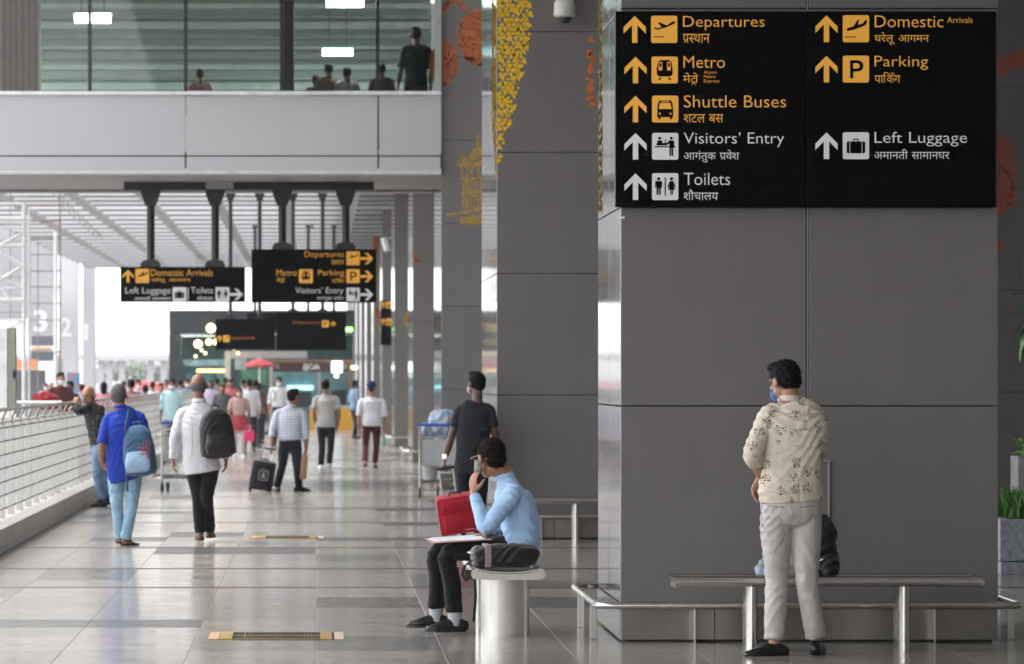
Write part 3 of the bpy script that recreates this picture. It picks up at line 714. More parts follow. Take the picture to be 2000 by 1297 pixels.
# ---- triangle artwork
def inpoly(x, y, P):
    r = False; j = len(P)-1
    for i in range(len(P)):
        if (P[i][1] > y) != (P[j][1] > y) and x < (P[j][0]-P[i][0])*(y-P[i][1])/(P[j][1]-P[i][1])+P[i][0]: r = not r
        j = i
    return r
def triangles(name, polys, D, size, m, parent, fill=.42, seed=1, th=.002, jit=.3, holes=()):
    rnd_ = random.Random(seed); b = B(); pts = [p for P in polys for p in P]
    x0, x1 = min(p[0] for p in pts), max(p[0] for p in pts); y0, y1 = min(p[1] for p in pts), max(p[1] for p in pts)
    y = y0; k = 0
    while y < y1:
        x = x0+(size/2 if k % 2 else 0)
        while x < x1:
            cx, cy = x+rnd_.uniform(-jit, jit)*size, y+rnd_.uniform(-jit, jit)*size
            if any(inpoly(cx, cy, P) for P in polys) and not any(inpoly(cx, cy, P) for P in holes):
                a0 = rnd_.choice((0, math.pi))+rnd_.uniform(-.5, .5)+math.pi/2; rr = size*fill*rnd_.uniform(.7, 1.6)
                q = [(max(x0-1, cx+rr*math.cos(a0+t)), cy+rr*math.sin(a0+t)) for t in (0, 2.09+rnd_.uniform(-.3, .3), 4.19+rnd_.uniform(-.3, .3))]
                b.pprism(q, D-th, th*.7)
            x += size
        y += size*.85; k += 1
    o = b.build(name, m, parent); o['kind'] = 'stuff'; return o
EA = 971
triangles('triangle_art', [[(971, -60), (1036, -60), (1040, 30), (1030, 90), (1016, 160), (1000, 230), (984, 280), (976, 318), (971, 318)]], 46.6, 10.5, M_yell, p2, .60, 1, .002, .16)
triangles('triangle_art', [[(1151, 70), (1160, 60), (1160, 210), (1144, 210)]], 46.6, 12, M_oran, p2, .62, 3)
def circ(cx, cy, r, n=24, sx=1): return [(cx+r*sx*math.cos(2*math.pi*i/n), cy+r*math.sin(2*math.pi*i/n)) for i in range(n)]
for cx_, cy_, r_, s_ in ((866, 122, 43, .58), (935, 72, 54, .68)):
    B().pprism(circ(cx_, cy_, r_, 40, s_), 67.9985, .001).build('painted_disc', M_oran2, p3)
triangles('triangle_art', [circ(866, 122, 45, sx=.62), circ(935, 72, 56, sx=.72)], 68, 4, M_oran2, p3, .7, 4)
triangles('triangle_art', [[(862, 14), (884, -8), (890, -8), (914, 16), (908, 24), (887, 5), (866, 26)], [(905, 108), (940, 122), (940, 132), (908, 118)]], 68, 4, M_oran2, p3, .75, 5)
mon = [[(931, 262), (934, 262), (936, 285), (929, 285)], [(917, 304), (922, 292), (932, 286), (944, 286), (944, 312), (912, 312)], [(899, 314), (903, 304), (905, 293), (908, 304), (911, 314)], [(895, 318), (944, 314), (944, 325), (897, 327)],
       [(901, 327), (905, 327), (905, 348), (901, 348)], [(911, 327), (915, 327), (915, 348), (911, 348)], [(920, 327), (924, 327), (924, 348), (920, 348)], [(932, 327), (936, 327), (936, 348), (932, 348)],
       [(900, 348), (944, 345), (944, 351), (900, 354)]]
for i in range(6):
    x = 903+i*7; mon.append([(x, 354), (x+4, 354), (x+4, 407), (x, 407)])
mon += [[(901, 374), (944, 372), (944, 377), (901, 379)], [(870, 417), (944, 405), (944, 411), (872, 422)], [(902, 424), (944, 418), (944, 438), (896, 438)]]
triangles('triangle_art', mon, 68, 3.3, M_gold, p3, .62, 6)
triangles('triangle_art', [[(806, 488), (824, 512), (806, 512)]], 88.1, 3, M_oran2, pl[88.1], .8, 7)
triangles('triangle_art', [[(797, 604), (797, 646), (788, 625)]], 108.5, 3, M_gold, pl[108.5], .8, 8)
triangles('triangle_art', [[(729, 372), (742, 372), (742, 470), (729, 520)], [(732, 600), (741, 600), (741, 640), (732, 620)]], 148.8, 3, M_oran2, pl[148.8], .8, 9)
triangles('triangle_art', [[(1945, 115), (1975, 100), (2010, 92), (2010, 130), (1972, 140), (1945, 152)], [(1945, 258), (1968, 272), (1984, 300), (1984, 400), (1960, 420), (1945, 430)], [(1945, 460), (1960, 475), (1960, 490), (1946, 492)]], 55.5, 7, mat('art_orange_dim', (.45, .10, .03), .5), pr, .62, 10)
triangles('triangle_art', [[(1998, 510), (2030, 490), (2030, 560), (2000, 548)]], 55.5, 7, M_gold, pr, .62, 11)
# art on the side faces (YZ plane)
def side_art(parent, X, y0, y1, z0, z1, m, seed, size=.1, taper=0):
    rnd_ = random.Random(seed); b = B(); yy = y0
    while yy < y1:
        zz = z0+taper*(yy-y0)/(y1-y0)*(z1-z0)
        while zz < z1:
            a0 = rnd_.uniform(0, 6.28); c = (yy+rnd_.uniform(-.3, .3)*size, zz+rnd_.uniform(-.3, .3)*size)
            rr = size*rnd_.uniform(.4, .65)
            q = [(c[0]+rr*math.cos(a0+t), c[1]+rr*math.sin(a0+t)) for t in (0, 2.1, 4.2)]
            b.add([(X-.002, *p) for p in q]+[(X-.0005, *p) for p in q], [(0, 1, 2), (2, 1, 0), (3, 4, 5), (0, 3, 4, 1), (1, 4, 5, 2), (2, 5, 3, 0)])
            zz += size*.9
        yy += size
    o = b.build('triangle_art', m, parent); o['kind'] = 'stuff'
side_art(p1, 1.905, 30.3, 30.72, 2.8, 5.4, mat('art_yellow_reflection', (.62, .48, .2), .5), 22, .08)  # yellow art paled in colour to stand in for the reflection over it
side_art(p2, 1.85, 46.7, 48.0, 3.7, 6.8, M_yell, 23, .12, .25)

# bumper rails around pillars
def bumper(D, X0, Wd, dep, label):
    o_ = .155; z = .235; rr = .023; c = .1
    r = root('bumper_rail', (X0+Wd/2, D-o_, 0), label, 'bumper rail', 'steel bumper rails round the pillars')
    xa, xb, ya, yb = X0-o_, X0+Wd+.12, D-o_, D+dep+o_
    pts = []
    for cx, cy, a0 in ((xa+c, ya+c, 180), (xb-c, ya+c, 270), (xb-c, yb-c, 0), (xa+c, yb-c, 90)):
        for i in range(6): a = R(a0+i*18); pts.append((cx+c*math.cos(a), cy+c*math.sin(a), z))
    pts.append(pts[0]); b = B().tube(pts, rr, 14, False); autosmooth(b.build('rail', M_steel, r), 60)
    def post(x0, x1, y0, y1): B().box(x0, x1, y0, y1, 0, z-rr+.004, .002).build('post', M_steel, r)
    x = X0+.45
    while x < X0+Wd:
        post(x-.006, x+.006, D-o_-.004, D-.008); x += 1.49
    y = D+.28
    while y < D+dep: post(xa-.022, xa+.022, y-.006, y+.006); post(xb-.022, xb+.022, y-.006, y+.006); y += 1.35
    return r
bumper(28.46, 1.905, 2.355, 2.3, 'low steel bumper rail around the nearest pillar')
bumper(46.6, 1.85, 2.36, 4.2, 'low steel bumper rail around the second pillar')
bumper(68, 1.87, 2.4, 4.1, 'low steel bumper rail around the third pillar')
bumper(88.1, 1.87, 2.4, 4.1, 'low steel bumper rail around the fourth pillar')
bumper(108.5, 1.87, 2.4, 4.1, 'low steel bumper rail around the fifth pillar')

# ---------------------------------------------------------------- roofs
B().box(-3.3, 14, -160, 21.9, 6.4, 6.7).build('unseen_shade_soffit', mat('white_bounce_soffit', (.6, .59, .58), .7))['kind'] = 'structure'  # unseen slab added behind the camera to block sky and bounce light
b = B().add([(-3.3, 22, 6.4), (14, 22, 6.4), (14, 66.5, 9.0), (-3.3, 66.5, 9.0), (-3.3, 22, 6.7), (14, 22, 6.7), (14, 66.5, 9.3), (-3.3, 66.5, 9.3)], [(0, 3, 2, 1), (4, 5, 6, 7), (0, 1, 5, 4), (1, 2, 6, 5), (2, 3, 7, 6), (3, 0, 4, 7)]); o = b.build('unseen_shade_roof', mat('white_bounce_soffit', (.6, .59, .58), .7)); props(o, kind='structure')  # roof slope out of view, shaped to cut light on the near walkway
b = B().box(12.5, 13, -160, 320, 0, 9.3); o = b.build('unseen_shade_wall', M_wall); props(o, 'long plain grey unseen wall added to darken the far right side', 'wall', kind='structure')  # wall out of view, added to keep the right side dark
# far louvred ceiling
ceil = root('louvred_ceiling', (-2, 76, 6.3)); ceil['kind'] = 'structure'
M_lou = mat('louvre_white', (.68, .67, .66), .6, var=.02); M_loub = mat('louvre_edge', (.16, .16, .17), .5)
yy = 75.5; n_l = 0
XL, XR = -9.6, 6
me1 = B().box(XL, XR, -.02, .02, .0, .34).mesh('louvre'); me1.materials.append(M_lou)
me2 = B().box(XL, XR, -.07, .07, -.065, 0).mesh('louvre_edge'); me2.materials.append(M_loub)
while yy < 191:
    o = bpy.data.objects.new('louvre', me1); COL.objects.link(o); o.parent = ceil; o.location = Vector((0, yy, 6.3))-ceil.location
    e = bpy.data.objects.new('louvre_edge', me2); COL.objects.link(e); e.parent = o; e.location = (0, 0, 0)
    yy += 2.9 if yy < 120 else 3.8
for x, w in ((-8.0, .28), (-6.2, .28), (-4.45, .28), (-2.7, .28), (-.95, .28), (.8, .28), (2.55, .28)):
    B().box(x, x+w, 75, 191, 6.16, 6.24).build('ceiling_beam', mat('beam_grey', (.34, .34, .35), .6), ceil)
B().box(.35, 6.4, 75.2, 292, 6.68, 6.95).build('ceiling_slab', M_soff, ceil)
# ---------------------------------------------------------------- bridge with fascia and glazing
DB = 67.9
br = root('footbridge', (-3, DB, 4.69), 'white panelled glazed footbridge crossing over the walkway', 'footbridge')
XR_ = 1.868; xs = [-10.55, -7.68, -4.81, -1.94, .93]
for i, x in enumerate(xs):
    x1 = xs[i+1] if i+1 < len(xs) else XR_
    B().box(x+.012, x1-.012, DB, DB+.04, 4.965, 5.85, .004).build('panel', M_white, br)
    B().box(x+.012, x1-.012, DB, DB+.04, 4.735, 4.945, .004).build('panel', M_white, br)
B().box(-10.5, XR_, DB-.05, DB+.12, 5.862, 5.918, .01).build('sill', M_sill, br)
B().box(-10.5, XR_, DB+.05, DB+6.4, 4.74, 5.0).build('slab', M_core, br)
b = B().tube([(-10.5, DB+.06, 4.73), (XR_, DB+.06, 4.73)], .055, 16); autosmooth(b.build('edge_roll', M_sill, br))
B().box(-10.5, XR_, DB+.1, DB+6.4, 4.665, 4.7395).build('soffit', M_soff, br)
B().box(-10.5, XR_, DB+5.0, DB+5.5, 4.62, 4.664).build('soffit_beam', M_soff, br)
mx = [-10.5, -9.1, -7.67, -6.24, -4.8, -3.37, -1.94, -.51, .92, 1.775]
for i in range(len(mx)-1):
    B().box(mx[i]+.03, mx[i+1]-.03, DB+.02, DB+.035, 5.93, 8.9).build('glass_pane', M_glass, br)
    B().box(mx[i]-.028, mx[i]+.028, DB, DB+.09, 5.92, 8.9).build('mullion', M_black, br)
B().box(1.77, XR_, DB-.01, DB+.09, 5.92, 8.9).build('end_trim', mat('pale_trim', (.33, .35, .34), .3), br)
# bridge interior
M_in = mat('interior_wall', (.40, .43, .41), .7, scale=.8); M_inl = mat('interior_slat', (.46, .49, .46), .6)
B().box(-10.5, XR_, DB+6.0, DB+6.1, 5.03, 8.8).build('back_wall', M_in, br)
for i in range(17):
    z = 5.98+i*.165; B().box(-10.5, XR_, DB+5.9, DB+5.99, z, z+.055+.03*(i % 3), .004).build('wall_slat', mat('slat_dark', (.28, .30, .28), .6) if i % 2 else M_inl, br)
B().box(-10.5, XR_, DB+.1, DB+6.4, 8.9, 9.0).build('ceiling', M_in, br)
B().box(-10.5, XR_-.02, DB+.1, DB+6, 5.003, 5.03).build('floor_slab', M_soff, br)
M_tube = emit('tube_light', (.85, 1, 1), 9); M_tubeb = emit('tube_light_blue', (.5, .85, 1), 4)
def lamp(px0, px1, py, h, D, m, label):
    a = Wp(px0, py+h, D); c = Wp(px1, py, D)
    r = root('ceiling_lamp', (a.x, D, a.z), label, 'lamp', 'tube lamps inside the footbridge')
    B().box(a.x, c.x, D, D+.1, a.z, c.z, .01).build('tube', m, r)
    B().box(a.x-.02, c.x+.02, D-.02, D+.14, c.z+.001, c.z+.04).build('housing', M_soff, r)
    ld = bpy.data.lights.new('tube_glow', 'AREA'); ld.shape = 'RECTANGLE'; ld.size = c.x-a.x; ld.size_y = .3; ld.energy = 17; ld.color = (.88, 1, .96)
    lo_ = bpy.data.objects.new('tube_glow', ld); COL.objects.link(lo_); lo_.parent = r; lo_.location = ((c.x-a.x)/2, .05, -.03)
    for x in (a.x+.1, c.x-.1): B().box(x-.006, x+.006, D+.04, D+.052, c.z+.041, 8.9).build('rod', M_black, r)
lamp(146, 216, 27, 12, DB+2, M_tube, 'bright tube lamp at the left inside the footbridge')
lamp(638, 710, -3, 11, DB+2, M_tube, 'bright tube lamp at the top right inside the footbridge')
lamp(630, 689, 95, 8, DB+4, M_tubeb, 'bluish tube lamp low at the right inside the footbridge')
lamp(-60, -20, 70, 8, DB+4, M_tubeb, 'bluish tube lamp at the far left inside the footbridge')
# curtains and seat backs inside
def blob(name, pts, px, py0, py1, w, D, m, label, cat):
    pass
for i, (x0, x1, yb, m_) in enumerate(((-6, 80, -20, (.28, .16, .16)), (550, 575, 0, (.16, .11, .12)))):
    a = Wp(x0, 176, DB+1.2); c = Wp(x1, yb, DB+1.2); b = B(); n = 26; vs = []
    for j in range(n+1):
        x = a.x+(c.x-a.x)*j/n; y = DB+1.2+.05*math.sin(j*1.7)
        vs += [(x, y, 5.93), (x, y, min(c.z, 8.8))]
    fs = [(2*j, 2*j+2, 2*j+3, 2*j+1) for j in range(n)]
    b.add(vs, fs); me = b.mesh(); o = link('curtain', me, cloth('curtain_rose%d' % i, m_)); sm = o.modifiers.new('s', 'SOLIDIFY'); sm.thickness = .01
    props(o, ['pleated rose curtain behind the footbridge glass at the far left', 'narrow dark curtain behind the footbridge glass near the fourth mullion'][i], 'curtain')
# ---------------------------------------------------------------- hanging signs
def bracketed_pole(r, px, D, ztop, zbot, w, m=M_black, clamp=True):
    x = (px-VX)/F*D
    b = B().tube([(x, D+.06, zbot), (x, D+.06, ztop)], w/2, 14); autosmooth(b.build('pole', m, r))
    h = w*1.9
    B().prism([(x-w*1.25, ztop), (x+w*1.25, ztop), (x+w*1.1, ztop-h*.35), (x+w*.62, ztop-h), (x-w*.62, ztop-h), (x-w*1.1, ztop-h*.35)], D, .12).build('bracket', m, r)
    if clamp:
        q = []
        for i in range(13):
            a = math.pi*i/12; q.append((x+w*1.25*math.cos(a), zbot+w*.95*abs(math.sin(a))**.7))
        b = B().prism(q, D, .12)
        b.build('clamp', m, r)
WORDS = {'dep': [('ra', 'प'), ('half', 'स'), 'था', 'न'], 'met': ['मे', ('tra', 'ट'), ('', 'ो', -.27)], 'shu': ['श', 'ट', 'ल', ' ', 'ब', 'स'],
         'vis': ['आ', 'गं', 'तु', 'क', ' ', ('ra', 'प'), 'वे', 'श'], 'toi': ['शौ', 'चा', 'ल', 'य'], 'dom': ['घ', 'रे', 'लू', ' ', 'आ', 'ग', 'म', 'न'],
         'par': ['पा', 'ि', ('reph', 'क', -.33), ('', 'ं', -.12), 'ग'], 'lug': ['अ', 'मा', 'न', 'ती', ' ', 'सा', 'मा', 'न', 'घ', 'र']}
_tc = {}
def T(w, bold=-.008):
    if (w, bold) not in _tc: _tc[(w, bold)] = deva(WORDS[w]) if w in WORDS else text_raw(w, bold)
    return _tc[(w, bold)]
def word(r, w, rect, D, m, bold=-.006): put_text(B(), T(w, bold), rect, D).build('lettering', m, r)
def arrow(r, rect, D, m, d='up'):
    x0, y0, x1, y1 = rect
    U = [(.5, 0), (1, .42), (1, .66), (.62, .34), (.62, 1), (.38, 1), (.38, .34), (0, .66), (0, .42)]
    if d == 'right': U = [(1-b, a) for a, b in U]
    B().pprism([(x0+a*(x1-x0), y0+b*(y1-y0)) for a, b in U], D-.002, .002).build('arrow', m, r)
def rrect(x0, y0, x1, y1, rr):
    P = []
    for cx, cy, a0 in ((x1-rr, y1-rr, 0), (x0+rr, y1-rr, 90), (x0+rr, y0+rr, 180), (x1-rr, y0+rr, 270)):
        for i in range(5): a = R(a0+i*22.5); P.append((cx+rr*math.cos(a), cy+rr*math.sin(a)))
    return P
def cc(x, y, r, n=14): return [(x+r*math.cos(2*math.pi*i/n), y+r*math.sin(2*math.pi*i/n)) for i in range(n)]
K_, Y_ = 0, 1
ICON = {
 'plane_up': [[(.11, .44), (.15, .42), (.22, .46), (.40, .42), (.26, .25), (.33, .24), (.60, .36), (.80, .22), (.92, .21), (.93, .25), (.86, .30), (.60, .42), (.30, .50), (.18, .51)], [(.1, .76), (.5, .76), (.5, .79), (.1, .79)]],
 'plane_down': [[(.14, .54), (.20, .47), (.40, .41), (.56, .18), (.62, .16), (.58, .36), (.76, .30), (.86, .18), (.92, .18), (.90, .32), (.80, .40), (.40, .54), (.18, .58)], [(.08, .79), (.5, .79), (.5, .82), (.08, .82)]],
 'metro': [[(.34, .13), (.66, .13), (.76, .2), (.8, .45), (.8, .66), (.72, .74), (.28, .74), (.2, .66), (.2, .45), (.24, .2)], [(.33, .78), (.39, .78), (.31, .88), (.23, .88)], [(.61, .78), (.67, .78), (.77, .88), (.69, .88)]],
 'metroY': [rrect(.27, .2, .41, .52, .03), rrect(.59, .2, .73, .52, .03)], 'metroK2': [rrect(.30, .24, .38, .38, .02), rrect(.62, .24, .70, .38, .02)],
 'bus': [[(.28, .18), (.72, .18), (.78, .3), (.8, .55), (.8, .8), (.76, .8), (.76, .88), (.68, .88), (.68, .8), (.32, .8), (.32, .88), (.24, .88), (.24, .8), (.2, .8), (.2, .55), (.22, .3)]],
 'busY': [[(.3, .27), (.7, .27), (.745, .5), (.255, .5)], cc(.30, .67, .04), cc(.70, .67, .04), rrect(.36, .205, .64, .235, .01)],
 'P': [[(.28, .17), (.55, .17), (.68, .2), (.76, .28), (.78, .38), (.76, .48), (.68, .56), (.55, .59), (.40, .59), (.40, .84), (.28, .84)]],
 'PY': [[(.40, .28), (.54, .28), (.62, .31), (.65, .38), (.62, .45), (.54, .48), (.40, .48)]],
 'visit': [cc(.29, .20, .055), [(.22, .28), (.36, .28), (.42, .40), (.50, .36), (.50, .24), (.53, .24), (.53, .40), (.42, .47), (.2, .47), (.16, .46)], cc(.73, .20, .055),
           [(.66, .28), (.8, .28), (.84, .34), (.84, .55), (.8, .55), (.8, .86), (.74, .86), (.74, .58), (.72, .58), (.72, .86), (.66, .86), (.66, .40), (.5, .48), (.46, .45), (.62, .33)], [(.1, .5), (.9, .5), (.9, .54), (.1, .54)]],
 'toilet': [cc(.25, .21, .06), [(.14, .29), (.36, .29), (.38, .33), (.38, .54), (.34, .54), (.33, .38), (.33, .8), (.27, .8), (.26, .57), (.24, .57), (.23, .8), (.17, .8), (.17, .38), (.16, .54), (.12, .54), (.12, .33)],
            [(.48, .16), (.52, .16), (.52, .84), (.48, .84)], cc(.74, .21, .06), [(.68, .29), (.8, .29), (.9, .52), (.86, .54), (.8, .42), (.87, .62), (.79, .62), (.79, .8), (.75, .8), (.75, .62), (.73, .62), (.73, .8), (.69, .8), (.69, .62), (.61, .62), (.68, .42), (.62, .54), (.58, .52)]],
 'lug': [rrect(.15, .34, .85, .78, .06), [(.4, .34), (.4, .24), (.6, .24), (.6, .34), (.56, .34), (.56, .28), (.44, .28), (.44, .34)]], 'lugY': [[(.26, .34), (.28, .34), (.28, .78), (.26, .78)], [(.72, .34), (.74, .34), (.74, .78), (.72, .78)]],
}
def icon(r, kind, rect, D, m):
    x0, y0, x1, y1 = rect
    o = B().pprism(rrect(x0, y0, x1, y1, (x1-x0)*.08), D-.002, .002).build('icon_plate', m, r)
    def put(keys, dd, mm):
        for q in ICON.get(keys, []):
            B().pprism([(x0+a*(x1-x0), y0+b*(y1-y0)) for a, b in q], D-dd, .0012).build('pictogram', mm, o)
    put(kind, .0035, M_sign); put(kind+'Y', .005, m); put(kind+'K2', .0065, M_sign)

DS = 28.36
big = root('direction_board', Wp(1574, 404, DS), 'large black airport direction board with ten yellow and white entries on the nearest pillar', 'sign')
big['label'] = 'large black wayfinding board mounted across the top of the nearest pillar'
B().pbox(1202, 22, 1572, 404, DS, .095, .003).build('board_panel', M_sign, big)
B().pbox(1574, 22, 1945, 404, DS, .095, .003).build('board_panel', M_sign, big)
dd = DS-.001
L = [(31, 83.6, 'plane_up', 'Departures', (1333.9, 31.4, 1493.5, 59.3), 'dep', (1333.5, 66, 1386.3, 84), M_sigy),
     (110.8, 162.6, 'metro', 'Metro', (1334.8, 109.5, 1416, 132.8), 'met', (1334, 142, 1364, 166), M_sigy),
     (187, 239, 'bus', 'Shuttle Buses', (1335.5, 186, 1535.3, 210), 'shu', (1335.5, 223, 1413, 239.5), M_sigy),
     (259.8, 311.6, 'visit', "Visitors’ Entry", (1335.5, 258.5, 1531.4, 287.6), 'vis', (1335.5, 292.5, 1444, 317.4), M_sigw),
     (338.5, 390.6, 'toilet', 'Toilets', (1335.5, 337.5, 1426, 361.5), 'toi', (1335.5, 370, 1402.8, 391), M_sigw)]
for i, (y0, y1, ic, en, r1, hi, r2, m_) in enumerate(L):
    ax = 1218 if i == 0 else 1219.5
    arrow(big, (ax, y0, ax+43.5, y1), dd, m_); icon(big, ic, (1271.5+min(i, 2), y0-.3, 1323+min(i, 2), y1+.3), dd, m_)
    word(big, en, r1, dd-.002, m_); word(big, hi, r2, dd-.002, m_)
for i, w in enumerate(('Airport', 'Metro', 'Express')): word(big, w, [(1374.8, 138, 1400.3, 146), (1374.8, 146.8, 1397.3, 152.6), (1374.8, 155, 1405, 163)][i], dd-.002, M_sigy)
Lr = [(30, 82.3, 'plane_down', 'Domestic', (1708.4, 30, 1842.7, 53.5), 'dom', (1708, 63, 1814.6, 87.4), M_sigy), (109, 161, 'P', 'Parking', (1708, 109, 1812.6, 136.5), 'par', (1708, 141, 1758.5, 161.6), M_sigy),
      (258.6, 310.7, 'lug', 'Left Luggage', (1708, 257.5, 1888.8, 286), 'lug', (1707.5, 291, 1854.7, 310.7), M_sigw)]
for y0, y1, ic, en, r1, hi, r2, m_ in Lr:
    arrow(big, (1592.5, y0, 1636, y1), dd, m_); icon(big, ic, (1646, y0-.3, 1697.5, y1+.3), dd, m_)
    word(big, en, r1, dd-.002, m_); word(big, hi, r2, dd-.002, m_)
word(big, 'Arrivals', (1850, 33, 1899.6, 45), dd-.002, M_sigy)
# gantry at the bridge
DG = 70.2
gb = root('sign_gantry', Wp(485, 355, DG), 'black steel beam fixed under the footbridge, holding two hanging signs', 'gantry')
B().box(*[(242-VX)/F*DG, (730-VX)/F*DG], DG-.04, DG+.16, 4.54, 4.664).build('beam', M_black, gb)
jb = B().pbox(402, 347, 456, 369, DG-.14, .1, .008).build('junction_box', M_soff); props(jb, 'grey junction box on the black beam under the footbridge', 'junction box')
hs1 = root('hanging_sign', Wp(357, 590, DG), 'hanging black sign reading Domestic Arrivals, Left Luggage and Toilets', 'sign', 'hanging black direction signs')
hs2 = root('hanging_sign', Wp(612, 590, DG), 'hanging black sign reading Departures, Metro, Parking and Visitors Entry', 'sign', 'hanging black direction signs')
for r_, px, zt in ((hs1, 294, 521), (hs1, 420, 521), (hs2, 551, 487), (hs2, 675, 487)):
    bracketed_pole(r_, px, DG, 4.539, EYE-(zt-VY)/F*DG, .125)
B().pbox(235, 521, 479, 590, DG, .12, .006).build('board_panel', M_sign, hs1)
B().pbox(491, 487, 735, 591, DG, .12, .006).build('board_panel', M_sign, hs2)
dg_ = DG-.001
arrow(hs1, (239, 527, 261, 552), dg_, M_sigy); icon(hs1, 'plane_down', (264.5, 525, 291.5, 552.7), dg_, M_sigy)
word(hs1, 'Domestic Arrivals', (295, 526, 415.7, 539), dg_-.002, M_sigy); word(hs1, 'dom', (295.6, 542, 372, 552.5), dg_-.002, M_sigy)
word(hs1, 'Left Luggage', (245, 561, 333, 577), dg_-.002, M_sigw); word(hs1, 'lug', (262.5, 578.5, 333, 587), dg_-.002, M_sigw); icon(hs1, 'lug', (337, 561, 364, 588.5), dg_, M_sigw)
B().pbox(366.5, 562, 368, 587, dg_-.002, .002).build('divider', M_sigw, hs1)
word(hs1, 'Toilets', (373, 561, 416, 573), dg_-.002, M_sigw); word(hs1, 'toi', (385, 577.5, 416, 587), dg_-.002, M_sigw); icon(hs1, 'toilet', (421, 561, 448, 588.5), dg_, M_sigw); arrow(hs1, (448.6, 564, 474.4, 586), dg_, M_sigw, 'right')
word(hs2, 'Departures', (595, 491, 671.5, 505.5), dg_-.002, M_sigy); word(hs2, 'dep', (647, 508, 671.5, 517), dg_-.002, M_sigy); icon(hs2, 'plane_up', (676.6, 491, 702.6, 518), dg_, M_sigy); arrow(hs2, (703.5, 494, 729, 516), dg_, M_sigy, 'right')
word(hs2, 'Metro', (540, 526.5, 580, 538.5), dg_-.002, M_sigy); word(hs2, 'met', (540, 542, 556, 553), dg_-.002, M_sigy); icon(hs2, 'metro', (584, 526, 611, 553), dg_, M_sigy)
word(hs2, 'Parking', (621.5, 527, 672, 541.5), dg_-.002, M_sigy); word(hs2, 'par', (648, 543, 672, 552.5), dg_-.002, M_sigy); icon(hs2, 'P', (676.6, 526, 702.6, 553), dg_, M_sigy); arrow(hs2, (703.5, 529, 729, 551), dg_, M_sigy, 'right')
word(hs2, "Visitors’ Entry", (577, 561.5, 670.7, 576.5), dg_-.002, M_sigw); word(hs2, 'vis', (618, 578, 671, 587.5), dg_-.002, M_sigw); icon(hs2, 'visit', (676.6, 562, 702.6, 588.5), dg_, M_sigw); arrow(hs2, (703.5, 564.5, 729, 586.5), dg_, M_sigw, 'right')
# farther hanging signs
def far_sign(D, rect, poles, ytop, label, w=.09, texts=()):
    r = root('hanging_sign', Wp((rect[0]+rect[2])/2, rect[3], D), label, 'sign', 'hanging black direction signs')
    B().pbox(*rect, D, .12, .01).build('board_panel', M_sign, r)
    for px in poles: bracketed_pole(r, px, D, EYE-(ytop-VY)/F*D, EYE-(rect[1]-VY)/F*D, w)
    for kind, q, m_, tx in texts:
        if kind == 'w': word(r, tx, q, D-.003, m_)
        elif kind == 'i': icon(r, tx, q, D-.001, m_)
        else: arrow(r, q, D-.001, m_, tx)
    return r
far_sign(105, (421, 623, 537, 683), (450, 507), 377, 'farther black hanging sign below the left one, dim orange lettering', .095,
         (('a', (424, 655, 434, 667), M_sigy, 'up'), ('i', (436, 655, 448, 668), M_sigy, 'plane_down'), ('w', (451, 657, 498, 663), M_oran, 'Domestic Arrivals')))
far_sign(107, (540, 610, 676, 684), (572, 630), 377, 'farther wide black hanging sign beside the pillars, small orange icon', .095,
         (('i', (629, 626, 642, 639), M_sigy, 'P'), ('a', (644, 628, 656, 637), M_sigy, 'right'), ('w', (572, 627, 625, 634), M_oran, 'Departures')))
D3 = 138
g3 = root('sign_gantry', Wp(572, 427, D3), 'distant black beam with three posts behind the hanging signs', 'gantry')
B().pbox(480, 424, 665, 432, D3, .15).build('beam', M_black, g3)
for x in (495, 560, 610, 655):
    X_ = (x-VX)/F*D3; B().box(X_-.03, X_+.03, D3+.03, D3+.09, EYE-(424-VY)/F*D3+.001, 6.17).build('hanger', M_black, g3)
hs3 = root('hanging_sign', Wp(572, 640, D3), 'farthest black hanging sign, half hidden behind the nearer ones', 'sign', 'hanging black direction signs')
B().pbox(483, 612, 662, 645, D3, .12).build('board_panel', M_sign, hs3)
for x in (498, 602, 652): bracketed_pole(hs3, x, D3, EYE-(432.2-VY)/F*D3, EYE-(612-VY)/F*D3, .1)
# narrow sign on the sixth pillar
D6 = 128.65
n6 = root('arrow_sign', Wp(753, 673, D6), 'narrow black arrow sign on the sixth pillar', 'sign')
B().pbox(743, 587, 790, 674, D6-.08, .078, .01).build('board_panel', M_sign, n6)
for y_ in (589, 622): arrow(n6, (744, y_, 752, y_+13), D6-.082, M_sigy); icon(n6, 'bus', (753.5, y_, 765, y_+13), D6-.082, M_sigy)
# dome camera on second pillar
DC = 46.6; xc = (1101-VX)/F*DC; zc = EYE+(VY-8)/F*DC
dc = root('dome_camera', (xc, DC-.25, zc), 'white dome security camera on the second pillar', 'camera')
M_cam = mat('camera_white', (.6, .6, .57), .4)
c_ = (xc, DC-.2, EYE+(VY-33)/F*DC)
autosmooth(B().lathe(c_, [(.0, .17), (.05, .17), (.09, .155), (.108, .13), (.113, .02), (.118, .0), (.108, -.012), (.085, -.02), (.0, -.02)]).build('housing', M_cam, dc))
autosmooth(B().lathe(c_, [(.0, -.085), (.035, -.08), (.058, -.062), (.07, -.04), (.073, -.021), (.0, -.0205)]).build('dome_lens', mat('camera_dome', (.03, .03, .035), .08), dc))
B().box(xc-.03, xc+.03, DC-.2, DC-.001, c_[2]+.16, c_[2]+.25, .006).build('bracket', M_cam, dc)
B().box(xc-.07, xc+.07, DC-.012, DC-.0005, c_[2]+.12, c_[2]+.3, .003).build('mounting_plate', M_cam, dc)
